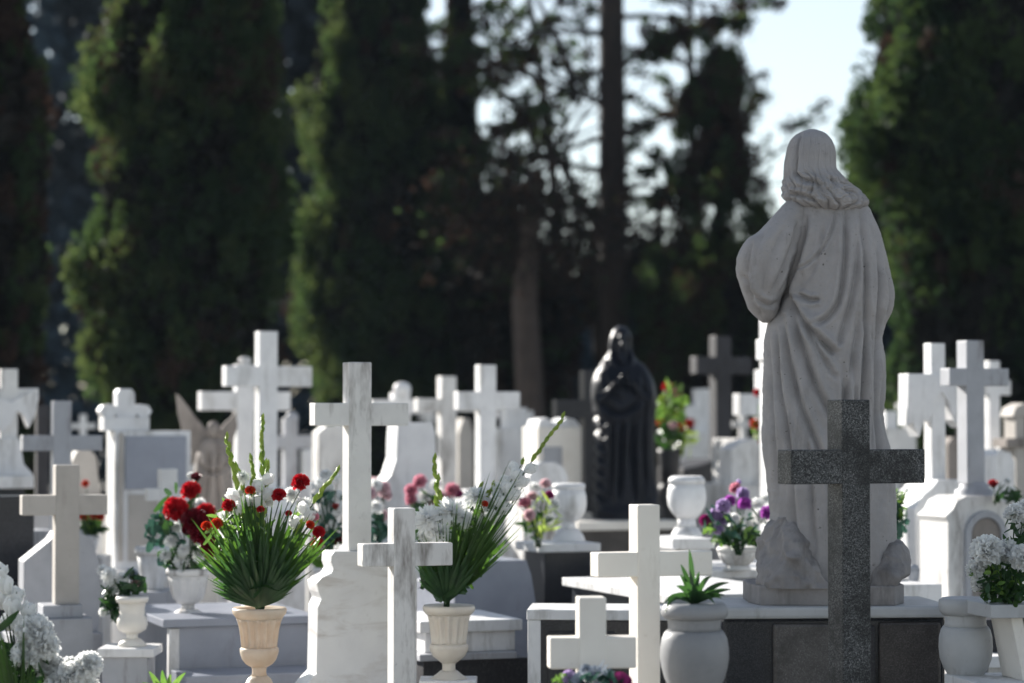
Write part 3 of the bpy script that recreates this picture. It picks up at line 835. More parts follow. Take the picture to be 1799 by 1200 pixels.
# A: fan with red carnations
arrangement('big palm fan bouquet with red carnations and gladiolus spikes in the warm fluted vase', 9.3, 455, 1068,
    [(490, 870, -.03, 13, 'carn', 'pred'), (528, 848, 0, 16, 'carn', 'pred'), (402, 888, -.05, 12, 'carn', 'pred'), (381, 920, -.05, 11, 'carn', 'porange'), (362, 924, -.03, 9, 'carn', 'porange'),
     (440, 862, 0, 9, 'carn', 'porange'), (560, 935, -.06, 11, 'carn', 'pred'), (545, 922, -.05, 8, 'carn', 'porange'), (553, 908, 0, 8, 'carn', 'ppink'), (458, 895, -.08, 7, 'carn', 'pred'),
     (507, 902, -.05, 6, 'carn', 'pred'), (425, 838, .05, 15, 'mum', 'pwhite'), (455, 850, .05, 14, 'mum', 'pwhite'), (420, 868, .06, 14, 'mum', 'pwhite'), (512, 868, .08, 15, 'mum', 'pwhite'), (398, 905, .08, 13, 'mum', 'pwhite'), (535, 885, .06, 15, 'mum', 'pwhite'), (470, 880, .06, 13, 'mum', 'pwhite')],
    [(396, 762, .02, 'pwhite', .52, .64), (459, 728, .03, 'pwhite', .50, .66), (598, 822, .0, 'pwhite', .55, .70), (442, 800, .05, None, 1, 0), (470, 812, .06, None, 1, 0), (415, 815, .07, None, 1, 0)],
    [dict(a=(-60, 58), n=62, r=lambda t: 212 - 100 * (2 * t - 1) ** 2, lean=-.14, dY=-.02), dict(a=(-68, 64), n=54, r=lambda t: 180 - 85 * (2 * t - 1) ** 2, lean=-.38, dY=-.03, mat='leaf'),
     dict(a=(-40, 48), n=44, r=lambda t: 190 + 18 * math.sin(math.pi * t), lean=.05, dY=.03), dict(a=(-70, 70), n=36, r=lambda t: 88 + 42 * math.sin(math.pi * t), lean=-.6, dY=-.03, mat='leaf')],
    [('palm', 60, 430, 960, 60, 70, 36, 9), ('fresh', 26, 395, 930, 34, 50, 30, 7), ('fresh', 16, 530, 940, 30, 45, 30, 7), ('leaf', 70, 450, 1000, 55, 40, 40, 11)])
# B: white gladiolus
arrangement('white chrysanthemum and gladiolus bouquet with palm leaves sweeping right in the pale fluted vase', 9.6, 785, 1060,
    [(752, 912, -.06, 30, 'mum', 'pwhite'), (790, 898, -.04, 28, 'mum', 'pwhite'), (772, 935, -.08, 24, 'mum', 'pwhite'), (814, 910, -.05, 22, 'mum', 'pwhite'), (838, 872, .0, 23, 'mum', 'pwhite'), (825, 900, .05, 17, 'mum', 'pwhite'), (850, 900, .05, 14, 'mum', 'pwhite'), (748, 940, .02, 17, 'mum', 'pwhite'), (780, 885, .08, 16, 'mum', 'pwhite'), (852, 885, -.02, 6, 'carn', 'porange')],
    [(995, 724, .0, 'pwhite', .42, .70), (763, 800, .02, None, 1, 0), (922, 808, .03, 'pwhite', .5, .95), (893, 845, .05, 'pwhite', .5, .95), (870, 850, .04, None, 1, 0), (845, 850, .06, None, 1, 0)],
    [dict(a=(-36, 40), n=66, r=lambda t: 125 + 90 * t, lean=-.2, dY=-.02), dict(a=(12, 50), n=46, r=lambda t: 190 + 90 * math.sin(math.pi * min(1, t * .8 + .15)) - 70 * t * t, lean=-.05, dY=.0), dict(a=(-50, 40), n=32, r=lambda t: 95 + 30 * t, lean=-.5, dY=-.03, mat='leaf'), dict(a=(-30, 44), n=26, r=lambda t: 135 + 45 * t, lean=.05, dY=.03)],
    [('palm', 70, 800, 970, 55, 55, 36, 10), ('fresh', 30, 815, 930, 55, 30, 28, 7), ('leaf', 60, 780, 1010, 40, 38, 40, 12)])
# C: dark red and white roses
arrangement('dark red and white rose bouquet with glossy leaves in the pale stone urn', 10.9, 335, 1000,
    [(335, 862, -.12, 18, 'carn', 'pred'), (309, 895, -.14, 22, 'carn', 'pred'), (342, 915, -.16, 24, 'carn', 'pdark'), (357, 938, -.17, 24, 'carn', 'pdark'), (332, 930, -.14, 17, 'rose', 'pdark'), (345, 838, -.05, 13, 'rose', 'pdark'), (370, 962, -.15, 19, 'carn', 'pdark'), (362, 900, -.1, 17, 'carn', 'pred'),
     (335, 835, .05, 9, 'rose', 'pwhite'), (352, 885, 0, 13, 'mum', 'pwhite'), (365, 905, .0, 14, 'mum', 'pwhite'), (300, 950, -.05, 13, 'mum', 'pwhite'), (318, 985, -.08, 15, 'mum', 'pwhite'), (322, 965, -.1, 12, 'mum', 'pwhite'), (290, 975, -.05, 12, 'mum', 'pwhite'), (350, 975, -.08, 13, 'mum', 'pwhite'), (310, 925, .0, 11, 'mum', 'pwhite')], [], [],
    [('leaf', 46, 320, 930, 55, 75, 30, 14), ('teal', 26, 285, 945, 30, 55, 30, 14), ('leaf', 40, 330, 985, 45, 25, 28, 13)])
# D: white orchids behind
arrangement('white and red flower bouquet with blue-green leaves between the palm fan and the veined headstone', 11.4, 578, 1000,
    scatter(16, 575, 880, 38, 50, 15, [('mum', 'pwhite'), ('trumpet', 'pwhite')]) + [(600, 945, 0, 15, 'rose', 'pdark'), (585, 950, 0, 14, 'rose', 'pdark'), (590, 890, -.1, 9, 'rose', 'pred'), (557, 955, -.1, 12, 'carn', 'pred')], [], [],
    [('teal', 60, 578, 910, 40, 60, 26, 12), ('fresh', 24, 565, 965, 26, 35, 30, 14)])
urn('small white pot almost hidden behind the warm vase bouquet', 11.4, 578, [('rim', [(1000, 20), (996, 26), (1002, 28)]), ('bowl', [(1001, 25), (1030, 22), (1060, 16), (1068, 20)])], 'white', 'flower_pot', 'pot', base=[('base_block', 545, 612, 1068, None, .3, 'white')], group='flower vases')
arrangement('pale pink and white flowers with dark leaves just right of the tall stained cross', 12.2, 668, 965,
    scatter(7, 664, 880, 20, 32, 13, [('mum', 'pwhite'), ('carn', 'ppale')]), [], [], [('teal', 40, 664, 925, 22, 28, 24, 11)])
arrangement('rose pink carnation bouquet rising behind the white chrysanthemums', 12.6, 752, 955,
    [(738, 846, 0, 13, 'carn', 'ppink'), (722, 862, 0, 12, 'carn', 'ppink'), (795, 862, 0, 14, 'carn', 'ppink'), (722, 878, 0, 11, 'carn', 'ppink'), (806, 868, 0, 9, 'carn', 'pmag'), (765, 850, 0, 12, 'mum', 'pwhite'), (778, 875, 0, 13, 'carn', 'ppale'), (745, 870, 0, 12, 'mum', 'pwhite'), (760, 890, 0, 12, 'carn', 'ppale')], [], [],
    [('leaf', 40, 755, 905, 35, 40, 26, 9)])
arrangement('loose pink and white spray with ochre twigs left of the white urn', 12.0, 945, 955,
    [(922, 884, 0, 12, 'carn', 'ppink'), (935, 872, .1, 10, 'carn', 'ppale'), (965, 870, .0, 9, 'carn', 'pmag'), (905, 862, .1, 12, 'mum', 'pwhite'), (975, 885, 0, 12, 'mum', 'pwhite'), (940, 855, .1, 12, 'mum', 'pwhite'), (958, 850, .1, 10, 'carn', 'ppale'), (885, 855, .1, 11, 'mum', 'pwhite'), (930, 905, -.1, 11, 'carn', 'ppale'), (965, 910, 0, 11, 'mum', 'pwhite'), (915, 845, 0, 10, 'carn', 'ppale')],
    [], [], [('bud', 36, 950, 905, 32, 35, 30, 5), ('leaf', 20, 940, 920, 26, 26, 24, 8)])
# purple bowl
arrangement('purple and pink flowers spilling from the fluted grey bowl', 11.3, 1298, 968,
    [(1292, 858, 0, 11, 'carn', 'ppink'), (1282, 880, 0, 11, 'carn', 'ppurple'), (1308, 885, -.08, 13, 'carn', 'ppurple'), (1305, 868, -.05, 12, 'carn', 'plilac'), (1270, 890, -.05, 14, 'carn', 'plilac'), (1349, 902, -.08, 14, 'carn', 'ppurple'), (1240, 915, 0, 12, 'carn', 'pmag'), (1256, 905, 0, 13, 'carn', 'plilac'), (1268, 912, 0, 12, 'carn', 'plilac'), (1330, 885, .05, 14, 'mum', 'pwhite'), (1335, 905, 0, 15, 'mum', 'pwhite'),
     (1290, 910, -.05, 11, 'mum', 'pwhite'), (1345, 875, .1, 12, 'mum', 'pwhite'), (1318, 920, 0, 11, 'trumpet', 'pwhite'), (1262, 930, -.05, 10, 'carn', 'plilac'), (1298, 848, .02, 9, 'trumpet', 'plilac')],
    [], [], [('teal', 60, 1290, 915, 50, 32, 24, 9), ('fresh', 36, 1285, 930, 50, 25, 22, 8), ('leaf', 60, 1300, 948, 42, 14, 22, 9)])
arrangement('red and yellow-green tall bouquet in the dark vase between the two statues', 17.5, 1176, 790,
    [(1172, 680, 0, 9, 'carn', 'pred'), (1190, 690, 0, 8, 'carn', 'ppink'), (1212, 745, 0, 8, 'carn', 'pred'), (1160, 742, 0, 7, 'carn', 'porange'), (1182, 748, -.1, 8, 'carn', 'ppale'), (1196, 752, 0, 8, 'carn', 'pred'), (1165, 700, 0, 8, 'mum', 'bud'), (1198, 715, 0, 8, 'mum', 'bud'), (1172, 720, 0, 9, 'mum', 'bud'), (1185, 725, 0, 8, 'mum', 'bud')], [], [],
    [('fresh', 46, 1180, 715, 28, 40, 26, 9), ('leaf', 50, 1175, 765, 24, 24, 22, 10), ('bud', 18, 1205, 770, 22, 26, 28, 7)])
arrangement('red rose with bright yellow-green leaves at the right of the big statue', 11.0, 1568, 960,
    [(1550, 855, 0, 14, 'rose', 'pred'), (1540, 868, .05, 9, 'rose', 'pmag'), (1578, 868, 0, 8, 'mum', 'pwhite'), (1592, 862, .05, 7, 'trumpet', 'pwhite'), (1560, 880, 0, 9, 'mum', 'bud')], [], [],
    [('fresh', 40, 1565, 885, 24, 28, 26, 12), ('teal', 40, 1572, 915, 18, 34, 26, 12)])
urn('little grey pot holding the red rose, behind the statue rock', 11.0, 1568, [('rim', [(964, 16), (960, 22), (966, 23)]), ('bowl', [(965, 20), (985, 18), (1005, 13), (1012, 15)])], 'aged', 'flower_pot', 'pot', base=[('base_block', 1535, 1602, 1012, None, .3, 'aged')], group='flower vases')
arrangement('small orange flower with red bud on the stones left of the big statue', 16.2, 1332, 800,
    [(1332, 690, 0, 8, 'carn', 'pred'), (1326, 745, 0, 9, 'carn', 'porange'), (1332, 760, 0, 8, 'carn', 'ppale'), (1336, 780, 0, 7, 'carn', 'porange')], [], [], [('fresh', 20, 1333, 745, 10, 30, 20, 7), ('bud', 12, 1333, 785, 8, 20, 20, 7)])
arrangement('red rose resting at the foot of the grey stained cross', 11.75, 1748, 876, [(1745, 850, 0, 12, 'rose', 'pred'), (1778, 862, .1, 9, 'mum', 'pwhite'), (1770, 845, .1, 8, 'mum', 'pwhite')], [], [], [('leaf', 20, 1770, 870, 22, 14, 24, 9)])
arrangement('orange flowers with green leaves in the small pot behind the beige cross', 13.5, 157, 940, [(148, 908, 0, 9, 'carn', 'porange'), (165, 905, 0, 8, 'carn', 'porange'), (176, 908, 0, 8, 'carn', 'porange'), (150, 850, .3, 7, 'carn', 'porange')], [], [],
    [('fresh', 30, 157, 922, 20, 16, 26, 8), ('leaf', 30, 160, 930, 20, 12, 22, 9)])
arrangement('wilted white flowers with nearly black leaves in the white footed urn', 10.5, 228, 1050,
    [(190, 1010, 0, 17, 'mum', 'pwhite'), (196, 1032, 0, 16, 'mum', 'pwhite'), (215, 1015, 0, 13, 'mum', 'pwhite'), (232, 1008, .05, 14, 'mum', 'silver'), (180, 1000, .05, 12, 'mum', 'pwhite'), (180, 1075, 0, 9, 'mum', 'pwhite'), (240, 1025, .05, 10, 'carn', 'ppale')], [], [],
    [('leaf', 60, 205, 1055, 28, 30, 26, 13), ('leaf', 30, 230, 1022, 28, 16, 24, 10)])
# foreground right: white carnations
arrangement('crisp white carnations with small glossy leaves in the planter at the right edge', 8.45, 1775, 1062,
    [(1735, 968, -.05, 30, 'carn', 'pwhite'), (1768, 970, -.02, 24, 'carn', 'pwhite'), (1716, 1000, -.02, 20, 'carn', 'pwhite'), (1720, 1025, -.02, 16, 'carn', 'pwhite'), (1785, 905, 0, 22, 'carn', 'pwhite'), (1805, 895, .02, 20, 'carn', 'pwhite'), (1797, 980, -.08, 26, 'carn', 'pwhite'), (1803, 935, .05, 20, 'carn', 'pwhite'), (1745, 1000, .05, 20, 'carn', 'pwhite')], [], [],
    [('leaf', 170, 1770, 1020, 48, 35, 20, 9), ('fresh', 60, 1750, 1010, 45, 30, 16, 8), ('leaf', 60, 1790, 935, 26, 40, 20, 9), ('palm', 90, 1760, 1040, 42, 22, 18, 9)])
# foreground left: white gladiolus and carnations
arrangement('large white gladiolus and carnation bouquet in the shade at the lower left corner', 7.7, 40, 1330,
    [(60, 1110, -.05, 34, 'carn', 'pwhite'), (75, 1135, -.06, 30, 'carn', 'pwhite'), (52, 1150, -.05, 32, 'carn', 'pwhite'), (85, 1170, 0, 26, 'carn', 'pwhite'), (155, 1168, -.05, 26, 'carn', 'pwhite'), (125, 1188, -.05, 28, 'carn', 'pwhite'), (122, 1172, 0, 20, 'carn', 'pwhite'), (105, 1210, -.05, 30, 'carn', 'pwhite'), (150, 1215, -.02, 30, 'carn', 'pwhite'),
     (2, 1005, 0, 26, 'trumpet', 'pwhite'), (10, 1030, -.02, 30, 'trumpet', 'pwhite'), (30, 1048, 0, 28, 'trumpet', 'pwhite'), (22, 1068, -.03, 32, 'trumpet', 'pwhite'), (50, 1075, -.02, 28, 'trumpet', 'pwhite'), (4, 1055, .02, 30, 'trumpet', 'pwhite'), (58, 1090, -.02, 26, 'trumpet', 'pwhite'), (35, 1100, 0, 30, 'trumpet', 'pwhite'), (15, 1095, .05, 28, 'trumpet', 'pwhite')], [],
    [dict(a=(-14, 4), n=9, r=lambda t: 300 - 60 * t, lean=-.12, dY=-.1), dict(a=(-6, 10), n=7, r=lambda t: 220 - 40 * t, lean=-.2, dY=-.1)],
    [('leaf', 40, 30, 1150, 45, 60, 60, 14), ('leaf', 40, 60, 1190, 60, 30, 44, 12)])
urn('grey pot under the large white bouquet, just below the lower left corner', 7.7, 40, [('rim', [(1334, 50), (1326, 60), (1336, 64)]), ('bowl', [(1335, 58), (1380, 52), (1430, 40), (1440, 44)])], 'urn', 'flower_pot', 'pot', base=[('base_block', -60, 150, 1440, None, .25, 'grey')], group='flower vases')
arrangement('silver-blue and magenta silk flowers at the bottom edge below the small white cross', 6.95, 1045, 1290,
    [(1020, 1196, 0, 24, 'rose', 'silver'), (1000, 1190, .02, 18, 'rose', 'plilac'), (1090, 1200, -.02, 26, 'rose', 'pmag'), (1045, 1180, .02, 14, 'mum', 'silver'), (1062, 1190, 0, 16, 'mum', 'teal'), (1030, 1176, .04, 12, 'mum', 'silver'), (1055, 1215, -.04, 22, 'rose', 'silver'), (1110, 1212, 0, 18, 'rose', 'pmag')], [], [],
    [('teal', 50, 1050, 1205, 50, 22, 26, 8), ('fresh', 12, 985, 1195, 12, 14, 22, 5), ('silver', 24, 1050, 1178, 32, 12, 22, 4)])
urn('low pot under the magenta silk flowers at the bottom edge', 6.95, 1045, [('rim', [(1296, 40), (1288, 48), (1298, 50)]), ('bowl', [(1297, 46), (1340, 40), (1380, 34)])], 'urn', 'flower_pot', 'pot', base=[('base_block', 980, 1110, 1380, None, .2, 'grey')], group='flower vases')
def rosette(label, Y, bx, by, tips, mt='leaf', wd=13):
    S = Y / F
    o = P(bx, by, Y)
    e = empty('potted_plant', o, 0, label, 'plant')
    for (px, py, dY, cu) in tips:
        g = MB()
        v = P(px, py, Y + dY) - o
        side = Vector((v.z, 0, -v.x)) if abs(v.x) + abs(v.z) > .001 else Vector((1, 0, 0))
        d0 = (v.normalized() + Vector((0, 0, cu * .6))).normalized()
        n = 10
        vs, fs = [], []
        for i in range(n + 1):
            t = i / n
            p = d0 * v.length * t * (1 - t) + v * (t * t) + d0 * v.length * .15 * math.sin(math.pi * t) * cu
            hw = wd * S * .5 * (math.sin(math.pi * min(.97, .2 + .78 * t)) ** .8)
            s = side.normalized() * .75 + Vector((0, .65, 0))
            vs += [p - s * hw + Vector((0, -.3, .5)) * hw, p, p + s * hw + Vector((0, -.3, .5)) * hw]
        for i in range(n):
            a = i * 3
            fs += [(a, a + 1, a + 4, a + 3), (a + 1, a + 2, a + 5, a + 4)]
        g.add(vs, fs, 0, True)
        g.build('leaf', [M_[mt]], e)
    return e
rosette('spiky dark green strap-leaved plant growing in the left round grey urn', 7.35, 1219, 1062,
    [(1211, 966, 0, .55), (1196, 992, .02, .45), (1284, 1036, -.03, .35), (1280, 1024, .04, .5), (1272, 1046, -.05, .3), (1195, 1010, 0, .5), (1188, 1030, -.05, .7), (1250, 1012, .05, .8), (1166, 1060, -.03, .9), (1268, 1052, -.07, .6), (1228, 1005, -.05, .4), (1205, 1022, -.08, .4), (1240, 1040, -.09, .5), (1180, 1048, -.07, .5), (1256, 1062, -.09, .9), (1168, 1076, -.05, 1.3), (1225, 1030, -.1, .3), (1206, 1040, -.1, .3)], 'leaf', 14)
rosette('small green spiky plant peeking up at the bottom edge left of the warm vase', 7.6, 290, 1235,
    [(262, 1180, 0, .4), (326, 1182, 0, .4), (285, 1178, 0, .2), (300, 1185, -.03, .2), (270, 1195, -.03, .3), (312, 1198, -.02, .3), (250, 1200, 0, .5), (290, 1192, -.05, .2)], 'fresh', 13)
urn('small grey pot under the small green plant at the bottom edge', 7.6, 290, [('rim', [(1240, 20), (1234, 26), (1242, 28)]), ('bowl', [(1241, 25), (1275, 21), (1300, 18)])], 'urn', 'flower_pot', 'pot', base=[('base_block', 250, 330, 1300, None, .18, 'grey')], group='flower vases')
# ---------------------------------------------------------------- carved figures
def gsmooth(a, s):
    k = np.exp(-.5 * (np.arange(-3 * s, 3 * s + 1) / s) ** 2)
    k /= k.sum()
    return np.convolve(np.pad(a, 3 * s, mode='edge'), k, 'valid')
def seg_dist(px, py, line):
    """distance to polyline and signed side, in pixels"""
    best = np.full(px.shape, 1e9)
    side = np.zeros(px.shape)
    tt = np.zeros(px.shape)
    n = len(line) - 1
    for i in range(n):
        ax, ay = line[i]
        bx, by = line[i + 1]
        dx, dy = bx - ax, by - ay
        t = np.clip(((px - ax) * dx + (py - ay) * dy) / (dx * dx + dy * dy), 0, 1)
        qx, qy = px - (ax + t * dx), py - (ay + t * dy)
        d = np.hypot(qx, qy)
        m = d < best
        best = np.where(m, d, best)
        side = np.where(m, np.sign(dx * qy - dy * qx), side)
        tt = np.where(m, (i + t) / n, tt)
    return best, side, tt
def spline(pts, n=6):
    out = []
    p = [pts[0]] + list(pts) + [pts[-1]]
    for i in range(1, len(p) - 2):
        for k in range(n):
            t = k / n
            q = []
            for c in (0, 1):
                a, b, cc, d = p[i - 1][c], p[i][c], p[i + 1][c], p[i + 2][c]
                q.append(.5 * (2 * b + (cc - a) * t + (2 * a - 5 * b + 4 * cc - d) * t * t + (-a + 3 * b - 3 * cc + d) * t ** 3))
            out.append(tuple(q))
    out.append(tuple(pts[-1]))
    return out
def loft(secs, cx, base, Y, folds=(), extra=None, rows=420, cols=320, sm=5, expo=2.2, yc0=0.0, rsm=1.0, back_folds=0):
    """closed carved body: secs (py, xl, xr, half depth px, centre depth px); folds (points, depth, width)"""
    S = Y / F
    s = np.array(secs, float)
    pys = np.linspace(s[0, 0], s[-1, 0], rows)
    def col(i): return gsmooth(np.interp(pys, s[:, 0], s[:, i]), sm)
    xl, xr, dp = col(1), col(2), col(3)
    yc = col(4) if s.shape[1] > 4 else np.zeros(rows)
    th = np.linspace(0, 2 * math.pi, cols, endpoint=False)
    c, sn = np.cos(th), np.sin(th)
    ex = 2 / expo
    ux, uy = np.sign(c) * np.abs(c) ** ex, np.sign(sn) * np.abs(sn) ** ex
    hw = (xr - xl) / 2
    mx = (xr + xl) / 2
    X = mx[:, None] + hw[:, None] * ux[None]
    Yy = yc[:, None] + dp[:, None] * uy[None]
    PY = np.repeat(pys[:, None], cols, 1)
    # outward normal in the horizontal plane
    nx = c[None] * dp[:, None]
    ny = sn[None] * hw[:, None]
    ln = np.hypot(nx, ny) + 1e-6
    nx, ny = nx / ln, ny / ln
    D = np.zeros_like(X)
    face = np.clip(-ny * 1.6, 0, 1)          # side towards the viewer
    for f in folds:
        line, A, wd = spline(f[0]), f[1], f[2]
        asym = f[3] if len(f) > 3 else 0
        d, sd, tt = seg_dist(X, PY, line)
        wd = wd * .85
        taper = np.clip(np.minimum(tt, 1 - tt) * 6, .15, 1) if len(f) < 5 else 1
        v = -np.exp(-(d / wd) ** 1.25)
        r = .55 * np.exp(-((d - 1.9 * wd) / (1.25 * wd)) ** 2) * (1 + asym * sd)
        D += 1.3 * A * taper * (v + r) * np.maximum(face, f[5] if len(f) > 5 else 0)
    if back_folds:
        far = np.clip(ny * 1.6, 0, 1)
        D += far * back_folds * np.sin(th[None] * 17 + 1.2 * np.sin(PY / 60.)) * np.clip((PY - s[0, 0]) / 150, 0, 1)
    if extra is not None: D += extra(X, PY, nx, ny, face, th, Yy)
    X = X + D * nx
    Yy = Yy + D * ny
    V = np.stack([(X - cx) * S, Yy * S + yc0, (base - PY) * S], -1).reshape(-1, 3)
    idx = np.arange(rows * cols).reshape(rows, cols)
    a, b = idx[:-1], idx[1:]
    Q = np.stack([a, np.roll(a, -1, 1), np.roll(b, -1, 1), b], -1).reshape(-1, 4)[:, ::-1]
    # caps as collapsed rings
    top = np.array([V[:cols].mean(0)])
    bot = np.array([V[-cols:].mean(0)])
    n0 = len(V)
    V = np.concatenate([V, top, bot])
    ring = np.arange(cols)
    T = np.stack([ring, np.full(cols, n0), np.full(cols, n0), np.roll(ring, -1)], -1)
    return V, Q, (n0, cols, rows)
def loft_obj(name, mt, parent, *a, **k):
    V, Q, (n0, cols, rows) = loft(*a, **k)
    me = bpy.data.meshes.new(name)
    ring = list(range(cols))
    fs = Q.tolist() + [[i, (i + 1) % cols, n0] for i in ring] + [[(rows - 1) * cols + (i + 1) % cols, (rows - 1) * cols + i, n0 + 1] for i in ring]
    me.from_pydata(V.tolist(), [], fs)
    me.polygons.foreach_set('use_smooth', [True] * len(fs))
    me.materials.append(M_[mt])
    me.update()
    return link_mesh(name, me, parent)
def nz(X, PY, sx, sy, seed=0, oct=3):
    p = np.stack([X.ravel() / sx, PY.ravel() / sy, np.zeros(X.size)], -1)
    return fbm(p, seed, oct).reshape(X.shape)

# ---- big grey statue, seen from behind
SY = 9.3
o = P(1450, 1056, SY)
st = empty('robed_statue', o, 0, 'large weathered grey stone statue of a long-haired robed figure seen from behind', 'statue')
body_secs = [(338, 1408, 1492, 40, 0), (350, 1394, 1516, 52, 0), (366, 1385, 1529, 60, 0), (400, 1380, 1545, 74, 0), (450, 1380, 1561, 84, 2), (500, 1376, 1571, 90, 4), (525, 1372, 1573, 92, 4),
             (545, 1366, 1570, 92, 4), (570, 1352, 1557, 90, 2), (600, 1346, 1552, 88, 0), (640, 1344, 1557, 90, 0), (690, 1342, 1556, 93, 0), (730, 1341, 1549, 95, 0), (760, 1340, 1555, 97, 0),
             (800, 1344, 1567, 100, 0), (850, 1350, 1572, 102, 0), (900, 1356, 1573, 104, 0), (960, 1354, 1574, 104, 0), (1030, 1350, 1576, 104, 0)]
FO = [
    ([(1479, 366), (1477, 430), (1471, 500), (1461, 540), (1440, 566), (1415, 574)], 7.5, 5.5, .3),
    ([(1505, 366), (1510, 450), (1511, 560), (1508, 640), (1504, 740), (1505, 860)], 7.0, 5.0, -.3),
    ([(1412, 385), (1404, 430), (1392, 472), (1378, 508), (1366, 545)], 10, 6, 0),
    ([(1462, 372), (1456, 405), (1440, 440), (1415, 468), (1396, 478)], 3.2, 3.0, 0),
    ([(1380, 510), (1390, 545), (1416, 585), (1446, 616), (1456, 628)], 10, 7, -.5),
    ([(1456, 630), (1470, 585), (1487, 525), (1498, 460), (1500, 410)], 5.5, 6, .3),
    ([(1396, 520), (1416, 532), (1432, 530)], 7, 4.5, 0),
    ([(1384, 545), (1398, 600), (1418, 665), (1440, 715), (1462, 745)], 9, 7, -.4),
    ([(1462, 748), (1476, 690), (1490, 620), (1499, 560)], 5, 6, .3),
    ([(1371, 560), (1380, 640), (1400, 720), (1428, 790), (1450, 850)], 8, 6.5, -.3),
    ([(1361, 570), (1364, 660), (1376, 760), (1392, 850)], 6, 4.5, 0),
    ([(1352, 575), (1352, 680), (1357, 780), (1364, 880)], 4.5, 4, 0),
    ([(1470, 640), (1474, 720), (1476, 800), (1474, 880)], 5, 5, 0),
    ([(1487, 610), (1491, 700), (1492, 800), (1490, 900)], 4, 4.5, 0),
    ([(1536, 430), (1538, 500), (1535, 560), (1530, 640), (1530, 740), (1536, 860)], 6.5, 5, .2),
    ([(1551, 470), (1560, 520), (1553, 560)], 5, 4.5, 0),
    ([(1520, 560), (1521, 680), (1519, 800)], 3.5, 4, 0),
    ([(1544, 660), (1540, 720), (1548, 790), (1556, 880)], 5, 4.5, 0),
    ([(1400, 560), (1422, 606), (1446, 648), (1459, 668)], 5, 5, -.2),
    ([(1440, 400), (1432, 450), (1412, 500)], 3.0, 5, 0),
    ([(1408, 760), (1414, 850), (1420, 960)], 4.5, 5, 0), ([(1440, 800), (1446, 880), (1448, 960)], 4, 5, 0), ([(1382, 800), (1386, 880), (1388, 960)], 4, 5, 0),
]
def body_x(X, PY, nx, ny, face, th, Yy):
    low = np.clip((PY - 560) / 120, 0, 1)
    return 1.5 * nz(X, PY, 24, 60, 3) + low * 1.8 * face * np.sin(X / 4.6 + 2.5 * nz(X, PY, 60, 140, 9, 2)) + .6 * nz(X, PY, 6, 8, 5)
loft_obj('robe', 'statue', st, body_secs, 1450, 1056, SY, FO, body_x, 520, 420, 4, 2.2, 0, back_folds=5)
slv = [(344, 1396, 1424, 16, -14), (352, 1386, 1424, 26, -14), (366, 1372, 1424, 36, -16), (380, 1360, 1420, 44, -18), (400, 1343, 1415, 50, -20), (410, 1332, 1412, 53, -20), (420, 1316, 1409, 56, -20), (430, 1305, 1405, 58, -20), (445, 1298, 1400, 60, -20), (460, 1294, 1396, 62, -20), (475, 1293, 1391, 63, -18),
       (490, 1297, 1385, 62, -18), (505, 1301, 1380, 60, -16), (525, 1309, 1372, 55, -12), (543, 1316, 1369, 46, -10), (556, 1325, 1367, 36, -8), (564, 1334, 1362, 24, -6), (568, 1342, 1354, 10, -6)]
SF = [([(1400, 392), (1386, 440), (1368, 485), (1352, 520)], 5, 6, 0), ([(1376, 400), (1352, 445), (1338, 490), (1334, 530)], 4, 8, .2), ([(1322, 424), (1312, 455), (1309, 490), (1316, 520)], 4, 5, 0),
      ([(1300, 486), (1312, 505), (1320, 535), (1336, 556)], 6.5, 4, 0), ([(1312, 512), (1332, 534), (1352, 540), (1366, 532)], 5, 5, -.3), ([(1392, 450), (1380, 490), (1364, 520)], 3.5, 4, 0), ([(1340, 415), (1325, 445), (1322, 480)], 2.5, 5, 0)]
loft_obj('sleeve', 'statue', st, slv, 1450, 1056, SY, SF, lambda X, PY, nx, ny, face, th, Yy: 1.5 * nz(X, PY, 26, 40, 21) + .5 * nz(X, PY, 6, 8, 5), 260, 220, 4, 2.15)
hair_secs = [(228, 1424, 1434, 6, 0), (230, 1414, 1444, 16, 0), (236, 1402, 1455, 30, 0), (246, 1392, 1463, 42, 0), (258, 1387, 1468, 49, 0), (272, 1384, 1470, 53, 0), (288, 1381, 1470, 54, 0), (300, 1380, 1471, 55, -2), (312, 1379, 1480, 58, -4),
             (324, 1378, 1496, 62, -6), (336, 1377, 1510, 68, -6), (348, 1379, 1520, 73, -6), (358, 1386, 1524, 75, -6), (366, 1396, 1521, 73, -5), (372, 1410, 1512, 66, -2), (376, 1430, 1496, 50, 0)]
def hair_x(X, PY, nx, ny, face, th, Yy):
    up = np.clip((315 - PY) / 40, 0, 1)
    lo = np.clip((PY - 296) / 22, 0, 1)
    wob = 3 * nz(X, PY, 30, 40, 31, 2)
    strand = np.sin((X + wob * 2.2 + (PY - 230) * .05) / 1.7) * 1.1 + np.sin((X - wob * 2) / 3.6) * 2.0
    curl = nz(X + 6 * np.sin(PY / 9.), PY, 15, 12, 33, 3)
    r = up * strand * np.clip((PY - 228) / 25, 0, 1) + lo * (4.5 * curl - 1.5 + 1.6 * np.sin((X * .8 + PY * 1.1 + 8 * wob) / 3.2))
    edge = np.clip((PY - 352) / 16, 0, 1)
    flow = 11 * th[None] + lo * (1.1 * np.sin(PY / 9.0 + 3 * th[None]) + .8 * wob)
    lock = np.abs(np.sin(flow)) ** .6
    fine = np.abs(np.sin(flow * 3.1 + wob)) ** .7
    g = np.clip((PY - 228) / 25, 0, 1)
    D = g * ((1.6 + 5.5 * lo) * (lock - .7) + (1.5 + .8 * lo) * (fine - .6)) + lo * 2.5 * curl
    return D - edge * 9 * (1 - lock)
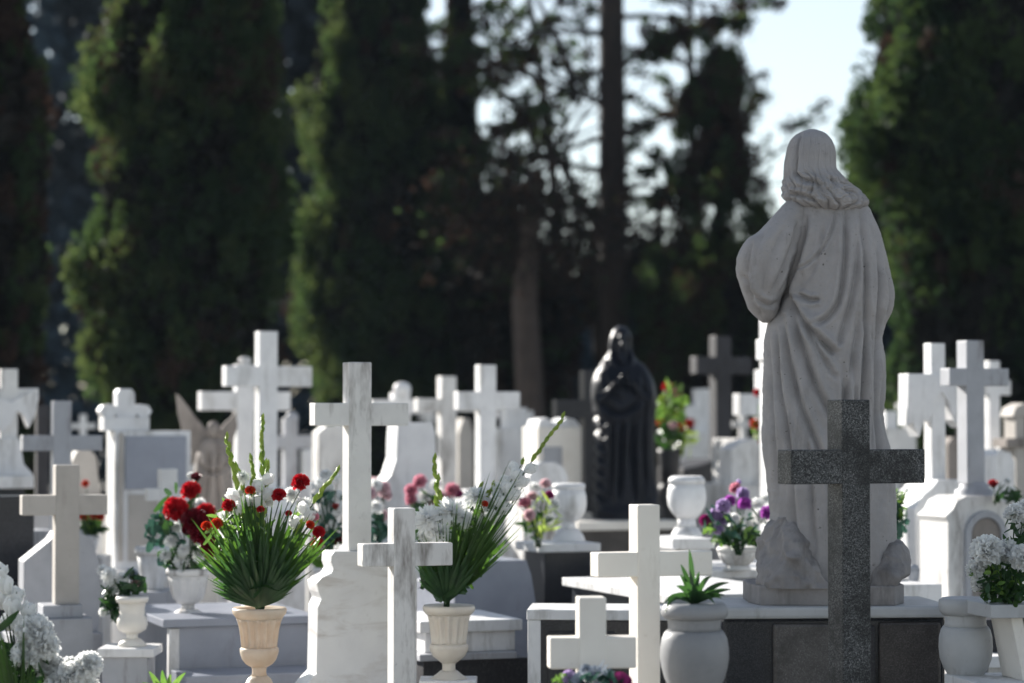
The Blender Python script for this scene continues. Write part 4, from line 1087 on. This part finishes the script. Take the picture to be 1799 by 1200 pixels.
HF = [([(1408, 234), (1399, 262), (1396, 296), (1394, 322)], 5, 4, 0), ([(1392, 305), (1406, 322), (1430, 330), (1440, 350)], 6, 5, 0), ([(1440, 318), (1470, 330), (1488, 350), (1492, 372)], 5, 5, 0), ([(1380, 344), (1404, 350), (1424, 360)], 6, 4, 0)]
loft_obj('hair', 'statue', st, hair_secs, 1450, 1056, SY, HF, hair_x, 260, 300, 3, 2.05, -.01)
def rock(name, parent, secs, cx, base, Y, seed, amp=9, mt='rock', yc=0):
    def rx(X, PY, nx, ny, face, th, Yy):
        p = np.stack([X.ravel() / 46, PY.ravel() / 46, Yy.ravel() / 46], -1)
        q = fbm(p, seed, 3).reshape(X.shape)
        p2 = np.stack([X.ravel() / 26, PY.ravel() / 26, Yy.ravel() / 26], -1)
        return amp * q - amp * .7 * np.abs(vnoise(p2, seed + 9).reshape(X.shape))
    return loft_obj(name, mt, parent, secs, cx, base, Y, (), rx, 160, 200, 3, 2.3, yc)
rock('rock', st, [(898, 1376, 1392, 12, 0), (904, 1366, 1402, 34, 0), (915, 1352, 1416, 54, 0), (935, 1343, 1432, 72, 0), (960, 1336, 1446, 86, 0), (985, 1330, 1458, 98, 0), (1010, 1325, 1470, 106, 0), (1026, 1324, 1476, 108, 0)], 1450, 1056, SY, 51, 13, 'rock', -.06)
rock('rock', st, [(944, 1528, 1562, 16, 0), (952, 1520, 1580, 44, 0), (968, 1512, 1590, 64, 0), (988, 1508, 1592, 80, 0), (1005, 1500, 1586, 90, 0), (1018, 1500, 1574, 94, 0), (1026, 1500, 1566, 92, 0)], 1450, 1056, SY, 57, 10, 'rock', -.04)
S = SY / F
pl = MB()
oct_ = [(-139, -40), (-126, -104), (4, -122), (104, -114), (128, -60), (128, 60), (80, 110), (-100, 110), (-139, 60)]
def hprism(mb, pts, z0, z1):
    n = len(pts)
    vs = [(x, y, z0) for x, y in pts] + [(x, y, z1) for x, y in pts]
    mb.add(vs, [list(range(n))[::-1], list(range(n, 2 * n))] + [(i, (i + 1) % n, (i + 1) % n + n, i + n) for i in range(n)])
hprism(pl, [(x * S, y * S) for x, y in oct_], 0, 34 * S)
pl.build('plinth', M_['rock'], st, .006)

# ---- black statue, facing the camera
BY = 15.9
o = P(1100, 916, BY)
bs = empty('robed_statue', o, 0, 'blackened statue of a veiled robed woman with folded hands facing us', 'statue')
BF = []
bsec = [(634, 1066, 1122, 22, 0), (640, 1056, 1130, 30, 0), (652, 1046, 1140, 38, 0), (672, 1040, 1150, 46, 0), (700, 1039, 1154, 50, 0), (722, 1042, 1152, 50, 0), (745, 1046, 1150, 48, 0), (790, 1047, 1149, 48, 0), (840, 1046, 1152, 50, 0), (875, 1044, 1158, 54, 0), (890, 1042, 1160, 56, 0)]
BF = [([(1046, 690), (1062, 715), (1086, 726), (1112, 716), (1130, 690)], 3.5, 6), ([(1060, 660), (1070, 690), (1090, 704)], 2.5, 4), ([(1128, 660), (1134, 710), (1130, 780), (1136, 880)], 6, 5), ([(1112, 735), (1110, 800), (1114, 885)], 5, 5),
      ([(1092, 735), (1090, 800), (1086, 885)], 4.5, 4.5), ([(1076, 740), (1074, 810), (1068, 885)], 4.5, 4.5), ([(1100, 650), (1098, 690)], 3, 4), ([(1146, 700), (1142, 790), (1148, 880)], 4, 4)]
for k in range(7): BF.append(([(1036, 728 + k * 22), (1050, 734 + k * 22), (1060, 744 + k * 22)], 3.6, 4.5, .4, 0, .8))
loft_obj('robe', 'bronze', bs, bsec, 1100, 916, BY, BF, lambda X, PY, nx, ny, face, th, Yy: 1.2 * nz(X, PY, 14, 40, 41), 260, 220, 3, 2.2)
vsec = [(573, 1087, 1096, 6, 2), (575, 1082, 1101, 14, 2), (581, 1076, 1107, 22, 2), (592, 1072, 1110, 27, 2), (606, 1070, 1110, 28, 2), (618, 1070, 1111, 28, 2), (630, 1062, 1118, 30, 2), (640, 1055, 1127, 34, 2), (650, 1051, 1131, 36, 2), (656, 1056, 1126, 30, 2)]
loft_obj('veil', 'bronze', bs, vsec, 1100, 916, BY, [([(1082, 590), (1079, 615), (1084, 636), (1094, 648)], 5, 4), ([(1102, 588), (1105, 612), (1102, 636), (1096, 648)], 5, 4), ([(1064, 632), (1070, 646)], 3, 3)], None, 160, 140, 3, 2.1)
fsec = [(586, 1086, 1098, 14, -12), (592, 1083, 1101, 18, -12), (602, 1082, 1102, 20, -12), (612, 1083, 1101, 20, -12), (620, 1086, 1098, 17, -10), (627, 1089, 1095, 12, -8)]
def facex(X, PY, nx, ny, face, th, Yy):
    g = lambda x, y, a, b: np.exp(-((X - x) / a) ** 2 - ((PY - y) / b) ** 2)
    return face * (5 * g(1092, 607, 2.2, 5) - 2.5 * g(1087, 601, 2.5, 2) - 2.5 * g(1097, 601, 2.5, 2) + 1.5 * g(1092, 615, 4, 1.5) - 1.2 * g(1092, 617.5, 4, 1))
loft_obj('face', 'bronze', bs, fsec, 1100, 916, BY, (), facex, 120, 120, 2, 2.0)
S = BY / F
hm = MB()
for sx in (-1, 1):
    for k in range(5):
        a = Vector(((-6 + sx * (13 - k * .5)) * S, (-50 - k * 1.5) * S, (232 + k * 4.2 - (3 if k == 4 else 0)) * S))
        b = Vector(((-6 + sx * 2.0) * S, (-57 - k * .6) * S, (244 + k * 3.2) * S))
        hm.tube([a, (a + b) / 2 + Vector((0, -2 * S, 0)), b], [2.3 * S, 2.1 * S, 1.5 * S], 8)
    hm.tube([((-6 + sx * 40) * S, -34 * S, 214 * S), ((-6 + sx * 24) * S, -46 * S, 226 * S), ((-6 + sx * 12) * S, -51 * S, 240 * S)], [10 * S, 8.5 * S, 7 * S], 12)
hm.build('folded_hands', M_['bronze'], bs)
rock('rock', bs, [(868, 1050, 1150, 40, 0), (880, 1044, 1160, 54, 0), (898, 1040, 1166, 60, 0), (917, 1040, 1168, 62, 0)], 1100, 916, BY, 61, 4, 'bronze', 0)

# ---- stone angel at left
AY = 15.2
o = P(365, 920, AY)
an = empty('angel_statue', o, rad(10), 'brownish stone angel with raised wings between the white stele and the tall crosses', 'statue')
S = AY / F
def wing(pts, y0, lean):
    mb = MB()
    mb.prism([((x - 365) * S, (920 - y) * S) for x, y in pts], y0, y0 + .05)
    ob = mb.build('wing', M_['dirty'], an, .012)
    return ob
wing([(309, 690), (318, 698), (332, 716), (348, 738), (360, 752), (368, 766), (366, 800), (358, 826), (345, 812), (332, 822), (336, 790), (324, 770), (314, 730)], .06, 0)
wing([(414, 722), (404, 736), (394, 744), (386, 758), (384, 790), (392, 820), (402, 800), (410, 806), (412, 770), (418, 750)], .06, 0)
loft_obj('robe', 'dirty', an, [(770, 362, 384, 12, 0), (778, 352, 396, 22, 0), (800, 344, 404, 30, 0), (830, 340, 408, 34, 0), (870, 336, 412, 38, 0), (920, 330, 418, 42, 0)], 365, 920, AY,
         [([(362, 790), (366, 830), (356, 900)], 5, 4), ([(384, 790), (380, 840), (386, 905)], 5, 4), ([(346, 810), (362, 828), (386, 826), (402, 806)], 5, 5), ([(400, 850), (396, 910)], 4, 4)], None, 160, 140, 3)
hd = MB()
hd.ball((9 * S, -.02, (920 - 756) * S), 15 * S, 0, 20, 14, (.85, .95, 1.05))
hd.tube([(9 * S, 0, 140 * S), (9 * S, 0, 155 * S)], [9 * S, 8 * S], 12)
hd.build('head', M_['dirty'], an)
ab = MB()
ab.box(-60 * S, 75 * S, -.25, .2, -1.6, 0)
ab.v = [(x, y, max(z, -o.z)) for x, y, z in ab.v]
ab.build('base_block', M_['aged'], an, .01)
# ---------------------------------------------------------------- trees
def tri_leaves(C, Nn, size, asp, spread, seed, flat=.0, up=.3):
    """quads around centres C with random turn; returns V,Q"""
    n = len(C)
    r = np.random.default_rng(seed)
    d = r.normal(size=(n, 3)) * spread + Nn
    d[:, 2] += up
    d /= np.linalg.norm(d, axis=1)[:, None] + 1e-9
    a = r.normal(size=(n, 3))
    s = np.cross(d, a)
    s /= np.linalg.norm(s, axis=1)[:, None] + 1e-9
    L = size * r.uniform(.6, 1.3, n)[:, None]
    W = L * asp
    v0 = C - d * L * .5
    v1 = C + s * W * .5
    v2 = C + d * L * .5
    v3 = C - s * W * .5
    V = np.stack([v0, v1, v2, v3], 1).reshape(-1, 3)
    Q = np.arange(4 * n).reshape(n, 4)
    return V, Q
FOL = [leafy('cypress_foliage', (.018, .034, .022), (.028, .050, .028), .45, .75, (.062, .105, .030), 1.5), leafy('olive_cypress_foliage', (.028, .044, .024), (.040, .060, .030), .45, .75, (.10, .135, .040), 1.5),
       leafy('brown_dry_foliage', (.042, .028, .023), (.028, .020, .018), .25, .8, (.06, .035, .024), 1.5)]
TWIG = leafy('dead_inner_shade_twigs', (.014, .015, .015), (.020, .019, .018), .1, .9, None, 1.5)  # dead twigs, darkened in colour for the shade inside the crown
DARKF = [leafy('deep_green_foliage', (.013, .026, .016), (.020, .038, .022), .4, .75, (.04, .075, .025), 1.5), leafy('moss_green_foliage', (.024, .042, .018), (.034, .056, .022), .42, .75, (.07, .11, .03), 1.5), FOL[2]]
BARK = stone('rough_bark', (.036, .028, .025), (.022, .018, .017), (.013, .011, .010), .5, .7, scale=5, rough=.9, bmp=.6)
PBARK = stone('pale_bark', (.085, .068, .060), (.060, .048, .044), (.035, .03, .028), .5, .7, scale=4, rough=.9, bmp=.5)
def cypress(label, Y, prof, z_top, seed, mats=FOL, brown=.07, clumps=900, nper=85, leaf=.09, hole=.0, rag=.2, inner=.74, big=1.0, name='cypress_tree', group='dark trees behind the graves', trunk=.16, z0=.5, cat='tree'):
    """prof: (py, left px, right px) outline at depth Y; continued up to z_top"""
    S = Y / F
    r = np.random.default_rng(seed)
    pr = sorted([(P(0, py, Y).z, (a - CX) * S, (b - CX) * S) for py, a, b in prof])
    zz = np.array([p[0] for p in pr])
    xl = np.array([p[1] for p in pr])
    xr = np.array([p[2] for p in pr])
    cx = float(np.mean((xl + xr) / 2))
    e = empty(name, (cx, Y, 0), 0, label, cat, group)
    def LR(z):
        t = np.clip((z_top - z) / max(z_top - zz[-1], .01), 0.02, 1) ** .7
        a, b = np.interp(z, zz, xl), np.interp(z, zz, xr)
        m = (a + b) / 2
        k = np.where(z > zz[-1], t, 1.0)
        k = np.where(z < zz[0], np.clip((z - .2) / max(zz[0] - .2, .1), .25, 1) ** .5, k)
        return m + (a - m) * k - cx, m + (b - m) * k - cx
    # plumes
    n = clumps
    nb_ = max(14, clumps // 12)
    bz, ba = r.uniform(z0, z_top, nb_), r.uniform(0, 2 * math.pi, nb_)
    bi = r.integers(0, nb_, n)
    cz = np.clip(bz[bi] + r.normal(size=n) * .34, z0, z_top)
    ca = ba[bi] + r.normal(size=n) * .26
    bq = r.uniform(-rag * 1.4, rag * .55, nb_)[bi]
    a, b = LR(cz)
    R = (b - a) / 2
    mid = (a + b) / 2
    lump = 1 + bq + .07 * vnoise(np.stack([np.cos(ca) * 1.6, np.sin(ca) * 1.6, cz * .75], -1), seed) + .06 * vnoise(np.stack([np.cos(ca) * 4, np.sin(ca) * 4, cz * 2.2], -1), seed + 5)
    q = r.uniform(.8, 1.0, n) * lump
    C = np.stack([mid + R * q * np.cos(ca), R * q * np.sin(ca), cz], -1)
    out = np.stack([np.cos(ca), np.sin(ca), np.full(n, .55)], -1)
    cr_ = big * r.uniform(.11, .25, n) * np.clip(R / 1.2, .5, 1.3)
    keep = np.ones(n, bool)
    if hole > 0: keep = vnoise(C * np.array([1.1, 1.1, .9]), seed + 77) > -1 + 2 * hole * .5
    C, out, cr_ = C[keep], out[keep], cr_[keep]
    n = len(C)
    g = r.normal(size=(n, nper, 3))
    g *= (r.uniform(0, 1, (n, nper, 1)) ** (1 / 2.2)) / (np.linalg.norm(g, axis=2, keepdims=True) + 1e-9)
    g[:, :, 2] *= 1.7
    LC = (C[:, None] + g * cr_[:, None, None]).reshape(-1, 3)
    LN = np.repeat(out[:, None], nper, 1).reshape(-1, 3) * .6
    V, Q = tri_leaves(LC, LN, leaf, .55, .55, seed + 1, up=.5)
    cm = r.choice([0, 1, 2], n, p=[.62 * (1 - brown), .38 * (1 - brown), brown])
    mi = np.repeat(cm, nper)
    # inner mass of dead needles and twigs, crown shade put into their dark colour
    m = int(clumps * 40 * (1 - hole))
    iz = r.uniform(z0, z_top, m)
    ia = r.uniform(0, 2 * math.pi, m)
    a, b = LR(iz)
    iq = np.sqrt(r.uniform(.0, inner, m))
    IC = np.stack([(a + b) / 2 + (b - a) / 2 * iq * np.cos(ia), (b - a) / 2 * iq * np.sin(ia), iz], -1)
    if hole > 0: IC = IC[vnoise(IC * np.array([1.1, 1.1, .9]), seed + 77) > -1 + hole * 1.3]
    V2, Q2 = tri_leaves(IC, np.zeros_like(IC), leaf * 2.1, .7, 1, seed + 2)
    Q2 = Q2 + len(V)
    me = np_mesh('crown', np.concatenate([V, V2]), np.concatenate([Q, Q2]), mats + [TWIG], np.concatenate([mi, np.full(len(Q2), 3)]))
    link_mesh('crown', me, e)
    t = MB()
    a, b = LR(np.array([0.0, 1.5, 4.0, z_top * .85]))
    mm = (a + b) / 2
    t.tube([(mm[1] * .9, 0, -.05), (mm[1], 0, 1.5), (mm[2], 0, 4.0), (mm[3], 0, z_top * .85)], [trunk * 1.2, trunk, trunk * .8, trunk * .2], 12)
    t.build('trunk', BARK, e)
    return e

cypress('dark brownish cypress cut by the left edge of the view', 23, [(1000, -90, 60), (650, -110, 72), (450, -120, 88), (200, -110, 82), (60, -90, 56), (0, -80, 36)], 10.5, 101, brown=.4, clumps=900)
cypress('very broad dark cypress with ragged sunlit left side, second from the left', 28, [(1000, 230, 400), (740, 200, 460), (640, 165, 480), (560, 185, 485), (480, 140, 490), (400, 170, 488), (330, 162, 486), (240, 190, 486), (140, 132, 486), (60, 170, 486), (0, 205, 490)], 10.2, 102, brown=.06, clumps=1900, nper=95, hole=.05, rag=.24)
cypress('tall cypress with a bright green sunlit left flank in the middle of the left half', 36, [(1000, 600, 760), (720, 570, 800), (640, 545, 815), (540, 528, 825), (400, 535, 825), (300, 558, 820), (240, 522, 815), (160, 525, 780), (80, 548, 750), (0, 558, 740)], 10.0, 103, brown=.06, clumps=1900, nper=90)
cypress('big dark green cypress filling the right edge behind the statue', 27, [(1000, 1580, 1850), (700, 1560, 1900), (560, 1570, 1910), (420, 1560, 1910), (330, 1525, 1900), (220, 1495, 1900), (150, 1510, 1890), (60, 1530, 1880), (0, 1545, 1870)], 9.6, 104, mats=DARKF, brown=.08, clumps=1900, nper=95, rag=.24)
cypress('small round dark green bush at the base of the big right cypress', 30, [(420, 1500, 1540), (350, 1492, 1560), (300, 1498, 1556), (285, 1510, 1545)], 4.95, 105, mats=DARKF, brown=.0, clumps=160, name='evergreen_tree', trunk=.1)
cypress('irregular medium conifer with drooping brownish boughs between the bare pine and the statue', 34, [(900, 1160, 1340), (640, 1120, 1380), (500, 1125, 1380), (420, 1160, 1375), (340, 1185, 1370), (240, 1190, 1350), (180, 1205, 1335), (120, 1228, 1310), (75, 1255, 1295)], 6.7, 106, brown=.42, clumps=520, nper=70, hole=.46, rag=.3, inner=.2, big=1.5, name='conifer_tree')
cypress('low reddish brown shrub tree behind the middle crosses', 36, [(720, 780, 1000), (620, 745, 1010), (540, 730, 1000), (460, 745, 985), (400, 800, 940), (370, 830, 900)], 4.85, 107, brown=.8, clumps=420, nper=70, hole=.05, name='broadleaf_tree')
cypress('dark conifer right behind the tall middle cypress, its top dark against the sky', 38, [(700, 760, 900), (450, 760, 870), (300, 765, 845), (150, 775, 835), (50, 785, 828), (0, 790, 825)], 11.5, 108, brown=.5, clumps=700, nper=70, name='conifer_tree')
cypress('dark bushy tree between the bare pine trunk and the statue at cross height', 37, [(760, 1110, 1330), (640, 1090, 1380), (560, 1110, 1400), (500, 1120, 1390), (440, 1150, 1380)], 4.3, 109, brown=.35, clumps=420, nper=70, name='broadleaf_tree')

def lacy(label, Y, trunk_px, seed, depth=3, stems=(), name='pine_tree', leafn=46, mats=FOL):
    """open tree: trunk, forking limbs and sparse sprays"""
    S = Y / F
    rr = random.Random(seed)
    base = P(trunk_px[0][0], HOR, Y)
    e = empty(name, (base.x, Y, 0), 0, label, 'tree', 'dark trees behind the graves')
    def L(px, py, dY=0): return P(px, py, Y + dY) - Vector((base.x, Y, 0))
    t = MB()
    pts = [Vector((0, 0, -.05))] + [L(x, y) for x, y, r in trunk_px]
    t.tube(pts, [trunk_px[0][2] * S * 1.25] + [r * S for x, y, r in trunk_px], 12)
    t.build('trunk', BARK, e)
    lb = MB()
    tips = []
    def grow(p, d, ln, r, lev):
        n = 5
        pts = [p]
        q = p.copy()
        dd = d.copy()
        for i in range(n):
            dd = (dd + Vector((rr.uniform(-1, 1), rr.uniform(-1, 1), rr.uniform(-.9, .7))) * .22).normalized()
            q = q + dd * ln / n
            pts.append(q.copy())
            if lev <= 1: tips.append((q.copy(), dd.copy()))
            if lev > 0 and i >= 1 and rr.random() < .85:
                sd = (dd + Vector((rr.uniform(-1, 1), rr.uniform(-1, 1), rr.uniform(-.7, .6))) * .9).normalized()
                grow(q.copy(), sd, ln * rr.uniform(.4, .65), r * .5, lev - 1)
        lb.tube(pts, [r * (1 - .75 * i / n) for i in range(n + 1)], 5)
        tips.append((q, dd))
    for (x0, y0, x1, y1, dY, r) in stems:
        a, b = L(x0, y0), L(x1, y1, dY)
        grow(a, (b - a).normalized(), (b - a).length, r * S, depth)
    lb.build('limb', BARK, e)
    r = np.random.default_rng(seed)
    T = np.array([tuple(p) for p, d in tips])
    D = np.array([tuple(d) for p, d in tips])
    k = r.uniform(0, 1, len(T)) < .16
    T, D = T[k], D[k]
    g = r.normal(size=(len(T), leafn, 3)) * np.array([.07, .07, .05])
    C = (T[:, None] + g).reshape(-1, 3)
    V, Q = tri_leaves(C, np.repeat(D[:, None], leafn, 1).reshape(-1, 3), .12, .55, .8, seed)
    mi = np.repeat(r.choice([0, 1, 2], len(T), p=[.45, .1, .45]), leafn)
    link_mesh('crown', np_mesh('crown', V, Q, mats, mi), e)
    return e
lacy('open dark pine with a thick bare trunk and lacy twigs against the sky', 35, [(1078, 700, 27), (1078, 450, 26), (1076, 250, 24), (1074, 0, 22), (1076, -250, 16), (1078, -500, 8)], 201, 3,
     [(1068, 440, 1000, 120, .3, 10), (1010, 180, 985, -120, .2, 8), (1064, 300, 880, 240, -.6, 7), (1060, 380, 870, 330, .5, 7), (1055, 180, 850, 120, .6, 7), (1060, 60, 860, 20, -.5, 7), (1062, -40, 870, -60, .3, 7), (1062, 470, 900, 420, -.5, 6), (1060, 120, 900, 200, -.2, 6),
      (1062, 240, 930, 300, .5, 6), (1010, 150, 900, 70, .3, 6), (1062, 520, 930, 500, .5, 6), (1090, 240, 1180, 190, .4, 6), (1090, 330, 1190, 340, -.4, 6), (1090, 420, 1170, 430, .5, 6), (1090, 120, 1160, 90, .3, 6), (1090, 30, 1230, 20, -.3, 6), (1090, -40, 1280, 10, .3, 7), (1090, 500, 1180, 500, .4, 6), (1064, 560, 960, 580, .3, 6)], leafn=13)
lacy('slender bare tree with thin branches crossing the sky behind the bare pine', 41, [(1000, 700, 12), (985, 450, 10), (960, 200, 8), (930, 0, 6), (915, -200, 3)], 207, 3,
     [(985, 430, 880, 260, .4, 6), (970, 300, 1050, 160, .4, 6), (955, 160, 860, 40, -.4, 6), (945, 80, 1020, -40, .4, 5), (990, 520, 900, 430, .2, 5), (990, 400, 1060, 330, .2, 5)], leafn=12, name='bare_tree')
lacy('thin twiggy branches of a tree overhanging the top right of the pine', 39, [(1228, 700, 10), (1222, 400, 9), (1212, 100, 7), (1215, -150, 4)], 213, 2,
     [(1214, 60, 1290, 10, .2, 5), (1214, 20, 1160, -30, .2, 5), (1214, 120, 1150, 90, .2, 5), (1216, 200, 1140, 230, .2, 5), (1218, 180, 1300, 120, .2, 5), (1214, -20, 1280, -70, .2, 5), (1222, 380, 1390, 230, .3, 5), (1222, 440, 1385, 400, .2, 5), (1222, 330, 1150, 330, .2, 5)], leafn=22, name='bare_tree')
# lone pale trunks in the dark gap
for px, wd, lab, Yt in ((928, 26, 'thick pale brown tree trunk in the dark gap left of the black statue', 33), (1052, 8, 'thin leaning pale trunk just left of the bare pine', 37), (1150, 10, 'slim pale forked trunk right of the black statue head', 38)):
    S = Yt / F
    b = P(px, HOR, Yt)
    e = empty('pine_tree', (b.x, Yt, 0), 0, lab, 'tree', 'dark trees behind the graves')
    t = MB()
    t.tube([(0, 0, -.05), (.05, 0, 1.5), (-.05, 0, 3.2), (.1, .1, 5)], [wd * S * 1.3, wd * S, wd * S * .9, wd * S * .6], 10)
    t.build('trunk', PBARK, e)
    r = np.random.default_rng(px)
    C = r.normal(size=(5200, 3)) * np.array([.62, .62, .40]) + np.array([.1, .1, 4.3 if wd > 20 else 3.9])
    V, Q = tri_leaves(C, np.zeros_like(C), .10, .5, 1, px)
    link_mesh('crown', np_mesh('crown', V, Q, FOL + [TWIG], r.choice([0, 2, 3], len(Q), p=[.05, .45, .5])), e)
# far wood: one mass of bluish evergreens, a hazy veil put into their colour
r = np.random.default_rng(5)
WOOD = [leafy('veiled_blue_green_foliage', (.026, .044, .064), (.034, .054, .072), .15, .85), leafy('dark_far_foliage', (.022, .030, .040), (.028, .038, .046), .15, .85)]  # leaf colours raised towards blue to imitate a veil of haze
n = 80000
x = r.uniform(-17, 17, n)
pxw = x * F / 50 + CX
top = np.interp(pxw, [-400, 40, 70, 560, 760, 860, 1000, 1150, 1300, 1420, 1500, 1560, 2000], [3.5, 3.5, 13.5, 13.5, 8.5, 5.4, 4.7, 4.6, 5.0, 5.2, 5.4, 9, 10]) + .5 * vnoise(np.stack([x * 1.1, x * 0, x * 0], -1), 3) + .25 * vnoise(np.stack([x * 4, x * 0, x * 0], -1), 4)
z = r.uniform(0, 1, n) ** .9 * top
y = 50 + r.uniform(-1.5, 1.5, n) + .8 * vnoise(np.stack([x, z, x * 0], -1), 8)
V, Q = tri_leaves(np.stack([x, y, z], -1), np.zeros((n, 3)), .42, .7, 1, 6)
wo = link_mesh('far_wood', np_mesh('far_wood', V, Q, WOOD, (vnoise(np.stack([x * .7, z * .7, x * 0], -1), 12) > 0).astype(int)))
tag(wo, 'dark bluish mass of far evergreens, hazy veil put into their colour, closing the gaps between the trees', 'trees', kind='stuff')
# a stone pine standing left of the view, whose crown shades the big statue
for (q, pp, zc, rq, rz, lab) in ((6.95, 4.2, -.2, 1.6, 1.8, 'round-headed stone pine standing left of the view and shading the big statue'), (2.8, 4.6, -1.5, 1.35, 1.2, 'smaller stone pine left of the view shading the white corner bouquet')):
    L0 = 15.0
    su = Vector((-math.cos(rad(SUN_A)), math.sin(rad(SUN_A)), 0))
    pq = Vector((math.sin(rad(SUN_A)), math.cos(rad(SUN_A)), 0))
    c = su * L0 + pq * q
    zz_ = L0 * math.tan(rad(SUN_EL)) + zc
    e = empty('stone_pine', (c.x, c.y, 0), 0, lab, 'tree', 'stone pines out of view')
    t = MB()
    t.tube([(0, 0, -.05), (.1, 0, 2), (0, .05, zz_ - .8)], [.2, .17, .1], 10)
    t.build('trunk', BARK, e)
    r = np.random.default_rng(int(q * 10))
    n = 26000
    g = r.normal(size=(n, 3))
    g *= (r.uniform(0, 1, (n, 1)) ** .36) / np.linalg.norm(g, axis=1)[:, None]
    C = g * np.array([rq, rq, rz]) + np.array([0, 0, zz_])
    V, Q = tri_leaves(C, np.zeros_like(C), .2, .6, 1, 3)
    link_mesh('crown', np_mesh('crown', V, Q, FOL, r.choice([0, 1], n)), e)
# ---------------------------------------------------------------- ground
gm = stone('grave_gravel', (.36, .34, .31), (.26, .245, .225), (.14, .13, .11), .5, .7, scale=3, rough=.95, bmp=.5)
g = MB()
g.add([(-400, -60, 0), (400, -60, 0), (400, 700, 0), (-400, 700, 0)], [(0, 1, 2, 3)])
tag(g.build('ground', gm), kind='structure')

# ---------------------------------------------------------------- faint haze in the air
hz = MB()
hz.box(-46, 46, -30, 66, -1.0, 16.0)
hm_ = bpy.data.materials.new('haze')
hm_.use_nodes = True
hn = hm_.node_tree
hn.nodes.remove(hn.nodes['Principled BSDF'])
pv = hn.nodes.new('ShaderNodeVolumePrincipled')
pv.inputs['Color'].default_value = (.62, .80, 1.0, 1)
pv.inputs['Density'].default_value = .00024
hn.links.new(pv.outputs[0], hn.nodes['Material Output'].inputs['Volume'])
tag(hz.build('haze', hm_), kind='stuff')
